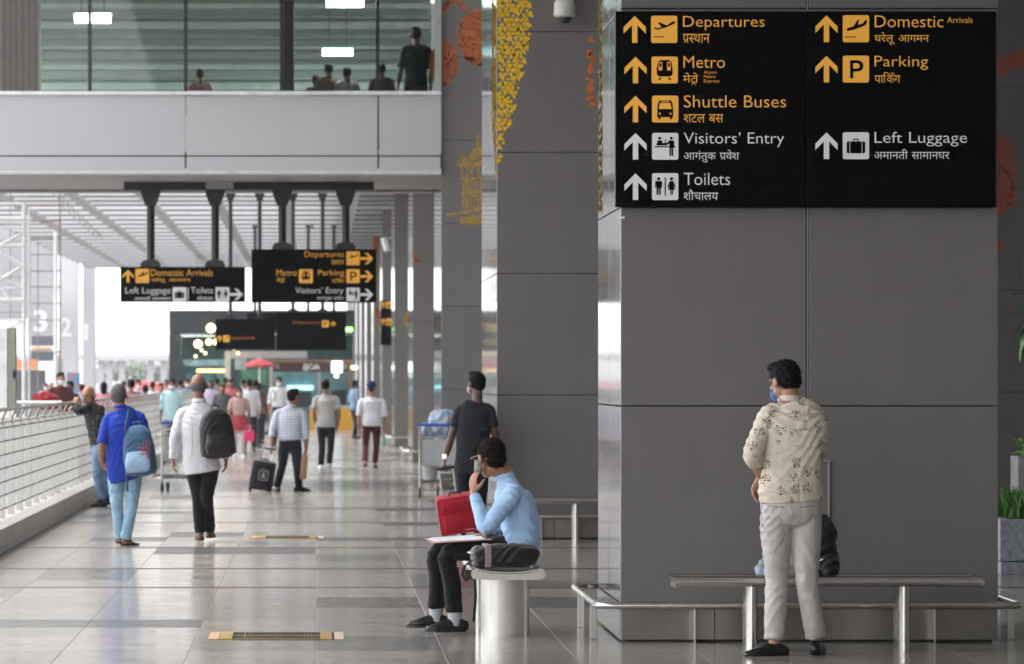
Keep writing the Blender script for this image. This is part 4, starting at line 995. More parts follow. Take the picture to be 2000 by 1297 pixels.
# small bullet camera on pillar five's edge
DE = 107.9; bc = root('bullet_camera', Wp(757, 480, DE), 'small white bullet camera on the edge of the fifth pillar', 'camera')
autosmooth(B().tube([Wp(750, 466, DE), Wp(757, 490, DE-.1)], .08, 12).build('housing', M_whitep, bc)); B().tube([Wp(755, 468, DE), Wp(768, 462, DE+.55)], .02, 8).build('bracket', M_whitep, bc)
def bx(b, M, x0, x1, y0, y1, z0, z1, bev=0):
    t = B().box(x0, x1, y0, y1, z0, z1, bev); b.add([tuple(M @ Vector(v)) for v in t.v], t.f); return b
def tb_(b, M, pts, r, n=10):
    t = B().tube(pts, r, n); b.add([tuple(M @ Vector(v)) for v in t.v], t.f); return b
def MT(loc, rz=0, rx=0, ry=0): return Matrix.Translation(Vector(loc)) @ Matrix.Rotation(rz, 4, 'Z') @ Matrix.Rotation(ry, 4, 'Y') @ Matrix.Rotation(rx, 4, 'X')

# ---------------------------------------------------------------- kerb and railing
M_curb = mat('curb_stone', (.36, .345, .33), .55, scale=2); M_plate = mat('rail_plate', (.56, .55, .53), .45, 0, .05, 3)
cb = B().box(-3.36, -2.935, 20, 150, -.02, .235, .008).build('kerb', M_curb); props(cb, 'long pale stone kerb carrying the railing along the left edge of the walkway', 'kerb')
cbf = B().box(-2.934, -2.925, 20, 150, .03, .045).box(-2.934, -2.925, 20, 150, .12, .13).build('kerb_groove', M_steeld, cb)
M_rod = mat('rod_dark', (.16, .15, .145), .45)
rl = root('railing', (-3.17, 38, .235), 'long steel railing with flat upright plates and thin rods on the left kerb', 'railing')
XRl = -3.17
pm = B().box(-.038, .038, -.008, .008, 0, .98, .002).mesh('upright_plate'); pm.materials.append(M_plate)
bkm = B().tube([(0, 0, .97), (.02, 0, 1.03), (.05, 0, 1.085)], .012, 8).mesh('bracket'); bkm.materials.append(M_steeld)
ckb = B()
for i in range(7): ckb.box(.036, .055, -.02, .0, .34+i*.135-.235-.011, .34+i*.135-.235+.011)
ckm = ckb.mesh('clip'); ckm.materials.append(M_rod)
y = 36.0
while y < 128:
    o = bpy.data.objects.new('upright_plate', pm); COL.objects.link(o); o.parent = rl; o.location = Vector((XRl, y, .235))-rl.location
    o3 = bpy.data.objects.new('clip', ckm); COL.objects.link(o3); o3.parent = o; o3['kind'] = 'stuff'
    o2 = bpy.data.objects.new('bracket', bkm); COL.objects.link(o2); o2.parent = o
    y += 1.42
for i in range(7):
    z = .34+i*.135; B().tube([(XRl+.045, 36, z), (XRl+.045, 128, z)], .008, 6).build('rod', M_rod, rl)
B().tube([(XRl, 36, 1.2), (XRl, 128, 1.2)], .014, 8).build('top_bar', M_plate, rl)
B().tube([(XRl+.05, 36, 1.33), (XRl+.05, 128, 1.33)], .022, 10).build('handrail', M_steel, rl)
r2 = root('railing', (-5.5, 61, 0), 'second railing with white mesh panels crossing the paving beyond the left kerb', 'railing')
B().tube([(-9, 61, 1.32), (-3.4, 61, 1.32)], .025, 10).build('handrail', M_steel, r2)
for i in range(14):
    x = -9+i*.43; B().box(x-.006, x+.006, 60.99, 61.01, 0, 1.3).build('upright', M_plate, r2)
for i in range(8): B().box(-9, -3.4, 60.995, 61.005, .2+i*.13, .206+i*.13).build('rod', M_plate, r2)
B().box(-9, -3.4, 61.02, 61.03, .1, 1.12).build('mesh_panel', mat('pale_mesh', (.6, .59, .57), .6), r2)

# ---------------------------------------------------------------- benches
def bench(cx, cy, rz, label, Ln=1.86):
    r = root('bench', (cx, cy, 0), label, 'bench', 'steel benches by the pillars'); M = MT((cx, cy, 0), rz)
    def bl(b, n, m=M_steel): return autosmooth(b.build(n, m, r), 50)
    h = Ln/2
    for sy in (-1, 1):
        b = B(); tb_(b, M, [(-h+.01, sy*.20, .425), (h-.01, sy*.20, .425)], .031, 16); bl(b, 'edge_tube')
    for sx in (-1, 1):      # crescent end plates
        P = []; n = 14
        for i in range(n+1): y = -.2+.4*i/n; P.append((y, .455-.022*(1-(y/.2)**2)))
        for i in range(1, 7): a = math.pi/2-math.pi*i/7; P.append((.2+.034*math.cos(a), .421+.034*math.sin(a)))
        for i in range(n+1): t = i/n; y = .2-.4*t; P.append((y, .387-.004*(1-(y/.2)**2)))
        for i in range(1, 7): a = -math.pi/2-math.pi*i/7; P.append((-.2+.034*math.cos(a), .421+.034*math.sin(a)))
        k = len(P); t = .02; x0 = sx*h; x1 = sx*(h-t)
        b = B(); b.add([tuple(M @ Vector((x0, p[0], p[1]))) for p in P]+[tuple(M @ Vector((x1, p[0], p[1]))) for p in P],
                       [tuple(range(k)), tuple(range(2*k-1, k-1, -1))]+[(i, (i+1)%k, k+(i+1)%k, k+i) for i in range(k)])
        bl(b, 'end_plate')
    # seat: solid ends and slotted middle
    def topz(y): return .447-.022*(1-(y/.2)**2)
    def plate(x0, x1):
        b = B(); n = 8; vs = []
        for x in (x0, x1):
            for i in range(n+1): y = -.19+.38*i/n; vs.append(tuple(M @ Vector((x, y, topz(y))))); 
        fs = [(i, i+1, n+2+i, n+1+i) for i in range(n)]
        vs += [tuple(M @ Vector((x, -.19+.38*i/n, topz(-.19+.38*i/n)-.004))) for x in (x0, x1) for i in range(n+1)]; k = 2*(n+1)
        fs += [(k+i, k+n+1+i, k+n+2+i, k+i+1) for i in range(n)]+[(i, k+i, k+i+1, i+1) for i in range(n)]+[(n+1+i, n+2+i, k+n+2+i, k+n+1+i) for i in range(n)]
        b.add(vs, fs); return b
    slat = B()
    for sx in (-1, 1):
        q = plate(min(sx*h, sx*(h-.09)), max(sx*h, sx*(h-.09))); q.build('seat_end', M_steel, r)
    x = -h+.1
    while x < h-.11:
        q = plate(x, x+.03); slat.add(q.v, q.f); x += .042
    o = slat.build('seat_slats', M_steel, r); o['kind'] = 'stuff'
    for lx in (-.46, .46):
        b = B(); n = 32; P = []
        for i in range(n): a = 2*math.pi*i/n; P.append((.042*math.copysign(abs(math.cos(a))**.8, math.cos(a)), .155*math.copysign(abs(math.sin(a))**.8, math.sin(a))))
        b.add([tuple(M @ Vector((lx+p[0], p[1], 0))) for p in P]+[tuple(M @ Vector((lx+p[0], p[1], .405))) for p in P], [tuple(range(n))[::-1], tuple(range(n, 2*n))]+[(i, (i+1)%n, n+(i+1)%n, n+i) for i in range(n)])
        bl(b, 'leg')
    return r
bench(3.09, 27.62, 0, 'steel bench standing in front of the nearest pillar, behind the man in the floral shirt')
bench(1.205, 29.46, R(90), 'steel bench seen end-on with the man in the pale blue shirt sitting on it')
bench(3.06, 45.7, 0, 'steel bench in front of the second pillar, partly hidden')
bench(3.06, 66.9, 0, 'steel bench in front of the third pillar, mostly hidden')

# ---------------------------------------------------------------- luggage
M_red = cloth('red_nylon', (.44, .012, .03), rough=.6); M_blk = cloth('black_nylon', (.0055, .0055, .006), rough=.55, spec=.4); M_rub = mat('rubber', (.015, .015, .015), .6)
def suitcase(M, w, d, h, m, label, rod=.36, rodm=None, wheels=True, cat='suitcase', rods=(-.08, .08)):
    r = root('suitcase', M.translation, label, cat)
    k = loft([(0, 0, .05), (0, 0, .05+h*.06), (0, 0, .05+h*.5), (0, 0, .05+h*.94), (0, 0, .05+h)], [(w*.485, d*.47), (w*.5, d*.5), (w*.505, d*.52), (w*.5, d*.5), (w*.47, d*.45)], (1, 0, 0), n=28, p=7, cap=.05)
    b = B(); b.add([tuple(M @ Vector(v)) for v in k[0]], k[1]); o = autosmooth(b.build('body', m, r), 35)
    b = B(); bx(b, M, -w*.4, w*.4, -d*.5-.016, -d*.5+.02, .05+h*.1, .05+h*.55, .016); autosmooth(b.build('front_pocket', m, r), 35)
    b = B(); bx(b, M, -w*.42, w*.42, -d*.5-.014, -d*.5+.02, .05+h*.62, .05+h*.92, .015); autosmooth(b.build('front_pocket', m, r), 35)
    for x in (-w*.5, w*.5): b = B(); tb_(b, M, [(x, -d*.42, .06), (x*1.015, -d*.42, .05+h*.5), (x, -d*.42, .05+h*.97)], .005, 6); b.build('piping', mat('piping_dark', (.02, .02, .02), .5), o)
    b = B(); tb_(b, M, [(-.06, -.02, .05+h), (-.05, -.02, .08+h), (.05, -.02, .08+h), (.06, -.02, .05+h)], .01, 8); b.build('carry_handle', M_rub, r)
    for x in rods: b = B(); tb_(b, M, [(x, d*.3, .05+h), (x, d*.3, .05+h+rod)], .009, 8); b.build('rod', rodm or M_steel, r)
    b = B(); bx(b, M, rods[0]-.025, rods[1]+.025, d*.3-.014, d*.3+.014, .05+h+rod, .075+h+rod, .008); b.build('grip', M_rub, r)
    for x in (-w*.42, w*.42):
        for y in (d*.35, -d*.35): b = B(); tb_(b, M, [(x-.012, y, .027), (x+.012, y, .027)], .027, 14); b.build('wheel', M_rub, r)
    return r
s_ = 195.0; D9 = F/s_
M = MT(Wp(899, 1048, D9)+Vector((0, 0, .0)), R(5), R(8), R(-9))
rs = suitcase(M, .38, .24, .375, M_red, 'red soft suitcase beside the seated man, held by the man in the dark T-shirt', .26, rods=(-.11, .03), rodm=mat('rod_alu', (.55, .55, .55), .4))
M = MT(Wp(506, 962, F/135), R(8), R(6), R(9))
bs = suitcase(M, .33, .22, .41, M_blk, 'black rolling suitcase pulled by the man in the checked shirt', .17, rods=(.0, .12))
b = B()
for q in ((-.07, .07, .20, .208), (-.07, .07, .33, .338), (-.07, -.062, .20, .338), (.062, .07, .20, .338), (-.04, .04, .235, .245), (-.03, .03, .27, .28), (-.012, .012, .24, .31), (-.05, .05, .352, .358)): bx(b, M, q[0], q[1], -.147, -.1445, q[2], q[3])
o = b.build('printed_emblem', mat('print_grey', (.4, .4, .4), .6), bs); o['kind'] = 'stuff'

def trolley(px, D, rz, label):
    x = (px-VX)/F*D; M = MT((x, D, 0), rz); r = root('luggage_trolley', (x, D, 0), label, 'luggage trolley', 'airport luggage trolleys')
    M_b = mat('trolley_blue', (.02, .09, .42), .4)
    for sx in (-.27, .27):
        b = B(); tb_(b, M, [(sx, 0, .12), (sx, 0, .5), (sx, -.01, .9), (sx, -.05, 1.0)], .016, 10); autosmooth(b.build('upright', M_steel, r))
        b = B(); tb_(b, M, [(sx, 0, .2), (sx*.8, .8, .17)], .014, 8); b.build('frame_tube', M_steel, r)
        b = B(); tb_(b, M, [(sx-.014, 0, .065), (sx+.014, 0, .065)], .065, 16); b.build('wheel', M_rub, r)
        b = B(); bx(b, M, sx-.02, sx+.02, -.02, .02, .06, .14, .003); b.build('fork', M_steel, r)
    b = B(); tb_(b, M, [(-.31, -.055, 1.0), (.31, -.055, 1.0)], .018, 10); b.build('handle', M_b, r)
    b = B(); bx(b, M, -.24, .24, .01, .03, .44, .80, .01); b.build('back_panel', mat('panel_grey', (.42, .43, .44), .5), r)
    b = B(); bx(b, M, -.25, .25, .02, .85, .19, .215, .004); b.build('platform', M_steeld, r)
    for y in (.2, .4, .6): b = B(); tb_(b, M, [(-.25, y, .23), (.25, y, .23)], .01, 8); b.build('platform_bar', M_steel, r)
    b = B(); tb_(b, M, [(-.014, .8, .06), (.014, .8, .06)], .06, 14); b.build('wheel', M_rub, r)
    b = B(); bx(b, M, -.26, .26, .02, .3, .82, .84, .004); b.build('basket_floor', M_steel, r)
    b = B()
    for y in (.02, .3): tb_(b, M, [(-.26, y, .9), (.26, y, .9)], .006, 6)
    b.build('basket_wire', M_steel, r)
    return r, M
t1, M1 = trolley(858, 63, 0, 'luggage trolley with blue handle bar loaded with plastic bags, by the third pillar')
t2, M2 = trolley(352, 66, R(15), 'empty luggage trolley standing against the railing on the left')
g = G('clear_plastic'); g.col(g.ramp(g.noise(14, 3, .6, dist=1), [(.42, (.55, .57, .6)), (.52, (.15, .36, .68)), (.6, (.62, .66, .7))])); g.set(Roughness=.2); g.b.inputs['Transmission Weight'].default_value = .25; g.bump(g.noise(20, 3), .6, .02); M_plas = g.m
def lump(name, c, r, m, label, cat, seed, group=None, amp=.03, vox=.016, fr=9):
    ro = root(name, (c[0], c[1], c[2]-r[2]), label, cat, group)
    def dsp(co): p = (co-np.array(c))*fr; return amp*(1-2*np.abs(vn(p, seed)))+amp*.4*vn(p*2.5, seed+1)
    fuse('body', [ell(c, r, 18)], m, ro, vox, 1, dsp); return ro
c1 = M1 @ Vector((.06, .15, 1.02)); lump('plastic_bag', tuple(c1), (.2, .13, .19), M_plas, 'knotted clear plastic bag with blue bundles, on top of the loaded trolley', 'bag', 31)
c1 = M1 @ Vector((-.14, .16, .93)); lump('plastic_bag', tuple(c1), (.13, .12, .09), M_plas, 'smaller clear plastic bag at the left end of the loaded trolley', 'bag', 32)
c1 = M1 @ Vector((-.12, .25, .33)); ro = root('bucket', tuple(c1-Vector((0, 0, .1))), 'grey round tub on the lower platform of the loaded trolley', 'tub')
autosmooth(B().lathe(tuple(c1), [(0, -.1), (.09, -.1), (.115, .09), (.125, .1), (.11, .1), (.08, -.08), (0, -.08)]).build('body', mat('tub_grey', (.45, .45, .45), .4), ro))

# ---------------------------------------------------------------- planters and plants at the right edge
M_gran2 = mat('rough_granite', (.24, .255, .29), .75, 0, .45, 22, .9, 30)
pt = root('stone_planter', (6.7, 38.2, 0), 'rough blue-grey stone planter at the right edge of the picture', 'planter')
B().box(5.745, 7.9, 38.22, 39.1, 0, .105, .006).build('base_course', M_gran2, pt); B().box(5.735, 7.91, 38.2, 39.11, .112, .465, .008).build('trough', M_gran2, pt)
B().box(5.8, 7.85, 38.27, 39.05, .44, .47).build('soil', mat('soil', (.03, .022, .016), .95), pt)
g = G('leaf_green'); oi = g.n('ShaderNodeObjectInfo'); g.col(g.ramp(g.noise(25), [(.3, (.025, .10, .014)), (.7, (.07, .21, .03))])); g.set(Roughness=.45); M_leaf = g.m
g = G('leaf_light'); g.col(g.ramp(g.noise(15), [(.3, (.16, .36, .04)), (.7, (.34, .55, .10))])); g.set(Roughness=.4); M_leafl = g.m
g = G('leaf_dark'); g.col(g.ramp(g.noise(8), [(.3, (.015, .09, .015)), (.7, (.04, .18, .04))])); g.set(Roughness=.3); M_leafd = g.m
b = B(); rg = random.Random(5)
for i in range(1500):
    x = rg.uniform(5.82, 7.2); y = rg.uniform(38.3, 39.0); h = rg.uniform(.16, .34); a = rg.uniform(0, 6.28); ln = rg.uniform(.03, .16); w = rg.uniform(.006, .012)
    dx, dy = math.cos(a), math.sin(a); px_, py_ = -dy*w, dx*w; P = []
    for t in (0, .4, .75, 1): P.append(Vector((x+dx*ln*t*t, y+dy*ln*t*t, .46+h*t*(1-.15*t))))
    vs = []
    for j, p in enumerate(P[:3]): f_ = (1, .9, .6)[j]; vs += [p+Vector((px_, py_, 0))*f_, p-Vector((px_, py_, 0))*f_]
    vs.append(P[3]); b.add(vs, [(0, 1, 3, 2), (2, 3, 5, 4), (4, 5, 6)])
o = b.build('grass_plant', M_leaf); props(o, 'dense dark green grassy plants filling the stone planter', 'plants', kind='stuff')
def leafmesh(L_, W_, m, key):
    b = B(); n = 6; vs = []
    for i in range(n+1):
        t = i/n; w = W_*math.sin(math.pi*min(1, t*.92+.04))**.8*(1-t*.25); z = -.25*L_*t*t
        vs += [(-w, L_*t, z+.12*w), (0, L_*t, z-.1*w), (w, L_*t, z+.12*w)]
    fs = []
    for i in range(n): k = i*3; fs += [(k, k+1, k+4, k+3), (k+1, k+2, k+5, k+4)]
    b.add(vs, fs); me = b.mesh(key); me.materials.append(m); me.polygons.foreach_set('use_smooth', [True]*len(me.polygons)); return me
def leafy(r, me, spots):
    for p, az, tilt, sc in spots:
        o = bpy.data.objects.new('leaf', me); COL.objects.link(o); o.parent = r; o.location = Vector(p)-r.location; o.rotation_euler = (tilt, 0, az); o.scale = (sc, sc, sc)
pp = root('potted_plant', (6.35, 40.0, 0), 'light green leafy plant in a tall grey pot behind the stone planter', 'potted plant')
autosmooth(B().box(6.13, 6.57, 39.8, 40.22, 0, .965, .012).build('pot', mat('pot_grey', (.16, .16, .165), .6, 0, .25, 9, .4), pp), 30)
me_l = leafmesh(.09, .036, M_leafl, 'leaf'); sp = []
for i in range(70):
    a = rg.uniform(0, 6.28); rr = rg.uniform(0, .2); sp.append(((6.33+rr*math.cos(a), 40+rr*math.sin(a), .96+rg.uniform(0, .19)*(1-rr)), rg.uniform(0, 6.28), rg.uniform(-.4, 1.0), rg.uniform(.7, 1.3)))
leafy(pp, me_l, sp)
tp = root('tall_plant', (6.78, 41.0, 0), 'tall rubber plant reaching in from the right edge with big dark leaves', 'plant')
autosmooth(B().lathe((6.78, 41, 0), [(0, 0), (.17, 0), (.23, .5), (.25, .52), (.22, .52), (.2, .45), (0, .45)]).build('pot', mat('pot_grey', (.16, .16, .165), .6), tp))
B().tube([(6.78, 41, .4), (6.72, 41, 1.2), (6.62, 40.95, 2.0), (6.5, 40.9, 2.35)], [.022, .018, .012, .006], 8).build('stem', mat('stem', (.10, .13, .05), .7), tp)
me_d = leafmesh(.26, .07, M_leafd, 'leaf'); sp = []
for i in range(17):
    t = i/16; z = 1.55+.85*t; x = 6.68-.2*t; az = i*2.4
    sp.append(((x, 40.95, z), az, .5-rg.uniform(0, 1.1), rg.uniform(.75, 1.15)))
sp += [((6.36, 40.9, 2.17), R(75), -.9, .9), ((6.38, 40.9, 2.12), R(110), -1.2, .95), ((6.4, 40.9, 2.22), R(60), .2, .8), ((6.37, 40.9, 2.0), R(95), -1.1, .8)]
leafy(tp, me_d, sp)

# ---------------------------------------------------------------- kiosk and cafe
M_navy = mat('navy_cladding', (.018, .024, .032), .35); M_teal = mat('teal_interior', (.10, .20, .21), .6, var=.5, scale=1.2); M_wood = mat('wood_brown', (.22, .12, .06), .5)
DK = 168.0
def xk(px, D=DK): return (px-VX)/F*D
def zk(py, D=DK): return EYE+(VY-py)/F*D
ks = root('cafe_building', (xk(510), DK, 0), 'dark navy cafe building with tall glass front at the end of the walkway', 'building')
B().box(xk(330), xk(692), DK, DK+6, zk(650), zk(606), .01).build('fascia', M_navy, ks)
B().box(xk(330), xk(344), DK, DK+6, 0, zk(651)).build('side_wall', M_navy, ks)
B().box(xk(344)+.01, xk(692), DK+5.8, DK+6, 0, zk(651)).build('back_wall', M_teal, ks)
B().box(xk(344), xk(692), DK+.05, DK+5.7, 0, .02).build('floor_slab', mat('cafe_floor', (.2, .19, .18), .3), ks)
for lx in (390, 560):
    ld = bpy.data.lights.new('cafe_fill', 'AREA'); ld.size = 1.5; ld.energy = 12; ld.color = (1, .95, .85); lo_ = bpy.data.objects.new('cafe_fill', ld); COL.objects.link(lo_); lo_.parent = ks; lo_.location = Vector((xk(lx), DK+3, zk(655)))-ks.location  # unseen fill lights added to brighten the cafe interior
for x0, x1 in ((345, 392), (393, 438), (451, 490), (491, 530)):
    B().box(xk(x0), xk(x1), DK+.05, DK+.08, .05, zk(651)).build('glass_pane', M_cglass, ks)
B().box(xk(439), xk(450), DK-.05, DK+.2, 0, zk(686)).build('column', M_concl, ks)
B().box(xk(450)+.01, xk(600), DK-.04, DK+.04, zk(700), zk(686)).build('lintel', M_soff, ks)
B().box(xk(384), xk(440), DK-.03, DK+.045, zk(727), zk(721)).build('glow_strip', emit('warm_strip', (1, .55, .2), 1.0), ks)
for x0, x1, y0, y1, c in ((352, 438, 702, 715, (.35, .5, .58)), (455, 478, 700, 722, (.6, .65, .66)), (418, 436, 722, 755, (.16, .36, .26)), (356, 410, 730, 750, (.12, .26, .30)), (468, 520, 722, 752, (.14, .34, .22)), (395, 404, 655, 668, (.1, .25, .12)), (400, 418, 632, 655, (.12, .26, .12))):
    q = B().box(xk(x0), xk(x1), DK+4, DK+4.2, zk(y1), zk(y0), .02); q.build('display_panel', mat('disp%d' % x0, c, .5, 0, .35, 3), ks)
LAMPL = ['largest yellow globe lamp, at the left of the cafe building', 'pale big globe lamp highest up, half behind the hanging sign', 'smaller globe lamp just right of the largest yellow one', 'bright globe lamp between the largest one and the small row',
 'first small globe lamp of the row right of the bright one', 'second small globe lamp of the row right of the bright one', 'third small globe lamp, right before the gap in the row', 'small globe lamp touching the pale column top of the cafe', 'tiny globe lamp upper left in the right hand cluster',
 'rounder globe lamp lowest in the right hand cluster', 'globe lamp at the right end of the right hand cluster', 'tiny bulb directly under the largest yellow globe', 'tiny bulb under and right of the largest yellow globe', 'lowest tiny bulb, left under the largest yellow globe', 'lone tiny bulb under the right hand cluster']
for i, (px, py, rr, st) in enumerate(((387, 672, 8, 6), (412, 641, 9, 6), (408, 668, 6, 5), (424, 668, 7, 5), (432, 677, 5, 4), (437, 673, 4, 4), (446, 676, 4, 4), (452, 673, 3.5, 4), (462, 674, 3.5, 4), (457, 679, 5, 4), (472, 676, 4, 4), (394, 684, 2.6, 6), (401, 690, 2.6, 6), (382, 696, 2.6, 6), (465, 690, 2.6, 6))):
    p = Wp(px, py, DK-1-.0*i); b = B().lathe(tuple(p), [(0, -rr/53), (rr/53*.7, -rr/53*.7), (rr/53, 0), (rr/53*.7, rr/53*.7), (0, rr/53)], 14)
    ro = root('globe_lamp', p, LAMPL[i], 'lamp', 'glowing globe lamps of the cafe building'); b.build('globe', emit('globe_warm', (1, .78, .36), 1.6), ro, True)
    B().box(p.x-.006, p.x+.006, p.y-.006, p.y+.006, p.z+rr/53, 6.2).build('cord', M_black, ro)
gl = B().box(xk(676), xk(688), DK-.6, DK-.4, zk(648), zk(640)).build('exit_lamp', emit('green_lamp', (.2, .9, .12), 2)); props(gl, 'small glowing green lamp at the right top of the cafe building', 'lamp')
# cafe counter kiosk
DQ = 144.0
ck = root('cafe_kiosk', (xk(607, DQ), DQ, 0), 'brown framed cafe kiosk with yellow counter panels', 'kiosk')
def kb(name, x0, y0, x1, y1, m, d0=0, d1=.1): return B().box(xk(x0, DQ), xk(x1, DQ), DQ+d0, DQ+d1, max(0, zk(y1, DQ)), zk(y0, DQ), .004).build(name, m, ck)
kb('top_beam', 528, 703, 687, 708, M_wood, -.05, .1); kb('sign_band', 533, 708.3, 682, 726, mat('dark_brown', (.05, .025, .02), .5), 0, .08)
kb('post', 526, 708.3, 532.7, 840, mat('post_pale', (.42, .36, .32), .5), -.03, .12); kb('post', 682.3, 708.3, 687, 840, M_wood, -.03, .12); kb('post', 621, 726.3, 626, 795, M_soff, .02, .1)
put_text(B(), text_raw('@Cafe', .01), (592, 710, 624, 724), DQ-.004).build('lettering', M_sigw, ck)
kb('lit_sign', 648, 706, 668, 728, emit('sign_glow', (.75, .92, 1), 1.3), -.14, -.052)
for y_ in (712, 717): kb('menu_line', 537, y_, 546, y_+2, M_soff, -.006, -.001); kb('menu_line', 670, y_, 678, y_+2, M_soff, -.006, -.001)
kb('counter_top', 604, 792, 690, 797, M_concl, -.6, -.1); kb('counter_panel', 605, 797.2, 640, 842, mat('counter_yellow', (.62, .33, .03), .5), -.58, -.12); kb('counter_panel', 660, 797.2, 689, 842, mat('counter_yellow', (.62, .33, .03), .5), -.58, -.12)
kb('counter_recess', 640.2, 800, 659.8, 842, M_navy, -.5, -.12); kb('display_case', 560, 765, 608, 795, M_navy, -.3, .0); kb('machine', 648, 762, 676, 791, M_black, -.5, -.2); kb('back_wall', 533, 726.5, 682, 842, M_teal, 2.0, 2.1); kb('lit_shelf', 560, 753, 612, 762, emit('shelf_glow', (.35, .75, .85), .5), 1.8, 1.98)
p = Wp(657, 734, DQ-.4); ro = root('globe_lamp', p, 'small white globe lamp under the lit square sign of the kiosk', 'lamp'); B().lathe(tuple(p), [(0, -.06), (.05, -.04), (.06, 0), (.05, .04), (0, .06)], 12).build('globe', emit('globe_white', (.9, 1, 1), 2), ro)
p = Wp(692, 718, DQ-.4); ro = root('globe_lamp', p, 'small warm lamp at the right corner of the kiosk', 'lamp'); B().box(p.x-.1, p.x+.1, p.y-.1, p.y+.1, p.z-.05, p.z+.05, .02).build('globe', emit('globe_warm', (1, .78, .36), 1.6), ro)
# red parasol
M_um = cloth('parasol_red', (.42, .05, .06))
um = root('parasol', (xk(507, 139), 139, 0), 'red scalloped parasol at the left of the cafe kiosk', 'parasol')
b = B(); n = 24; cx = xk(507, 139); rings = []
for rr, z in ((0.0, .27), (.22, .23), (.45, .11), (.47, .05)):
    for j in range(n): a = 2*math.pi*j/n; q = rr*(1+.06*abs(math.sin(a*4))); b.v.append((cx+q*math.cos(a), 139+q*math.sin(a), 1.96+z-(.03*abs(math.cos(a*4)) if rr > .4 else 0)))
for i in range(3):
    for j in range(n): b.f.append((i*n+j, i*n+(j+1)%n, (i+1)*n+(j+1)%n, (i+1)*n+j))
b.build('canopy', cloth('parasol_red', (.62, .04, .06)), um); B().tube([(cx, 139, 0), (cx, 139, 2.28)], .02, 8).build('pole', M_steel, um)

# ---------------------------------------------------------------- outside on the left
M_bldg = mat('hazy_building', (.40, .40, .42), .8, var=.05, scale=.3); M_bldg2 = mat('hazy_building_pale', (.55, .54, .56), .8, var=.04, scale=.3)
def blk(name, px0, py0, px1, py1, D, dep, m, label, cat, bev=0):
    a = Wp(px0, py1, D); c = Wp(px1, py0, D); o = B().box(a.x, c.x, D, D+dep, max(a.z, 0), c.z, bev).build(name, m); props(o, label, cat); return o
blk('box_post_face', -8, 640, 14, 800, 56, .2, M_whitep, 'front face of the box post at the far left edge, painted paler as lit', 'post', .004)  # lit front of one box post, light put into the paler colour
blk('box_post_face', 14.5, 640, 31, 800, 56.02, .2, M_steeld, 'side of the same box post at the far left edge, painted darker as shaded', 'post', .004)  # shaded side of that post, shade put into the darker colour
blk('control_box', 24, 723, 31, 738, 55.9, .1, M_black, 'small black control box on the grey post at the far left', 'box', .01)
def tubes(name, label, cat, D, segs, r_, m, part='tube'):
    ro = root(name, Wp(60, 760, D)*1.0, label, cat)
    for sgm in segs:
        (x0, y0, x1, y1) = sgm[:4]; rr = sgm[4] if len(sgm) > 4 else r_
        B().tube([Wp(x0, y0, D), Wp(x1, y1, D)], rr/F*D, 8).build(part, m if len(sgm) < 6 else sgm[5], ro)
    return ro
tubes('lattice_mast', 'white tubular lattice mast with diagonal braces at the left edge', 'lattice mast', 80,
      [(47, 396, 47, 846, 4), (57, 404, 57, 846, 2.5)]+[(-150, y_, 47, y_, w_) for y_, w_ in ((398, 2.5), (428, 5.5), (445, 3), (480, 4), (587, 5), (563, 2.5), (625, 2.5))]+
      [(-20, 490, 43, 456, 3), (-20, 480, 43, 520, 3.5), (-20, 560, 43, 520, 3), (-10, 535, 43, 562, 2.5), (-15, 540, 22, 585, 3.5), (22, 640, 47, 625, 3), (-40, 398, -40, 846, 4)], 3, M_whitep)
M_rust = mat('scaffold_rust', (.24, .15, .12), .7); M_scaf = mat('scaffold_grey', (.26, .24, .24), .6)
tubes('scaffold_tower', 'thin scaffold tower with brown pole and grey cross rails at the left', 'scaffolding', 96,
      [(117, 372, 117, 830, 1.6, M_rust), (109, 452, 109, 830, 4, M_whitep), (20, 378, 20, 830, 1.3), (74, 460, 74, 830, 1.2)]+[(54, y_, 120, y_, 1.6, M_rust if y_ in (402, 432) else M_scaf) for y_ in (402, 432, 465, 497, 529, 560, 592, 625, 687)]+
      [(-30, y_, 54, y_, 1.2) for y_ in (385, 470, 540, 610)]+[(120, 402, 190, 465, 1), (120, 385, 200, 462, 1), (100, 375, 205, 470, 1)], 1.4, M_scaf)
DL = 205
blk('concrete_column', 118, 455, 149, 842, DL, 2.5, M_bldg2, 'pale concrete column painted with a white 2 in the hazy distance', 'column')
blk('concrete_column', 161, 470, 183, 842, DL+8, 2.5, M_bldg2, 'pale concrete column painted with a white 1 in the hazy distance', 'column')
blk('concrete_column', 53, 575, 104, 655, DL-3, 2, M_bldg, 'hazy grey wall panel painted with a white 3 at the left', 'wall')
for ch, q, d_ in (('3', (66, 606, 92, 648), DL-3.03), ('2', (119, 620, 139, 657), DL-.03), ('1', (160.5+4, 632, 169+3, 665), DL+7.97)):
    o = put_text(B(), text_raw(ch, .02), q, d_).build('painted_number', M_sigw); props(o, {'3': 'white painted numeral three on the grey wall panel behind the scaffold', '2': 'white painted numeral two on the wider pale column', '1': 'white painted numeral one on the narrow pale column beside the open sky'}[ch], 'number')
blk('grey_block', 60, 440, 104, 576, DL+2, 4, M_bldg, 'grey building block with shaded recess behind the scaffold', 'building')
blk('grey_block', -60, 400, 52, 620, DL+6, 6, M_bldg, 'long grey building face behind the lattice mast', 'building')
blk('shop_sign', 60, 656, 106, 676, 150, .5, mat('blue_grey', (.14, .15, .19), .5), 'blue-grey sign box above the orange strip at the left', 'sign')
blk('shop_sign', 60, 683.5, 106, 706, 150, .5, mat('blue_grey', (.14, .15, .19), .5), 'blue-grey sign box below the orange strip at the left', 'sign')
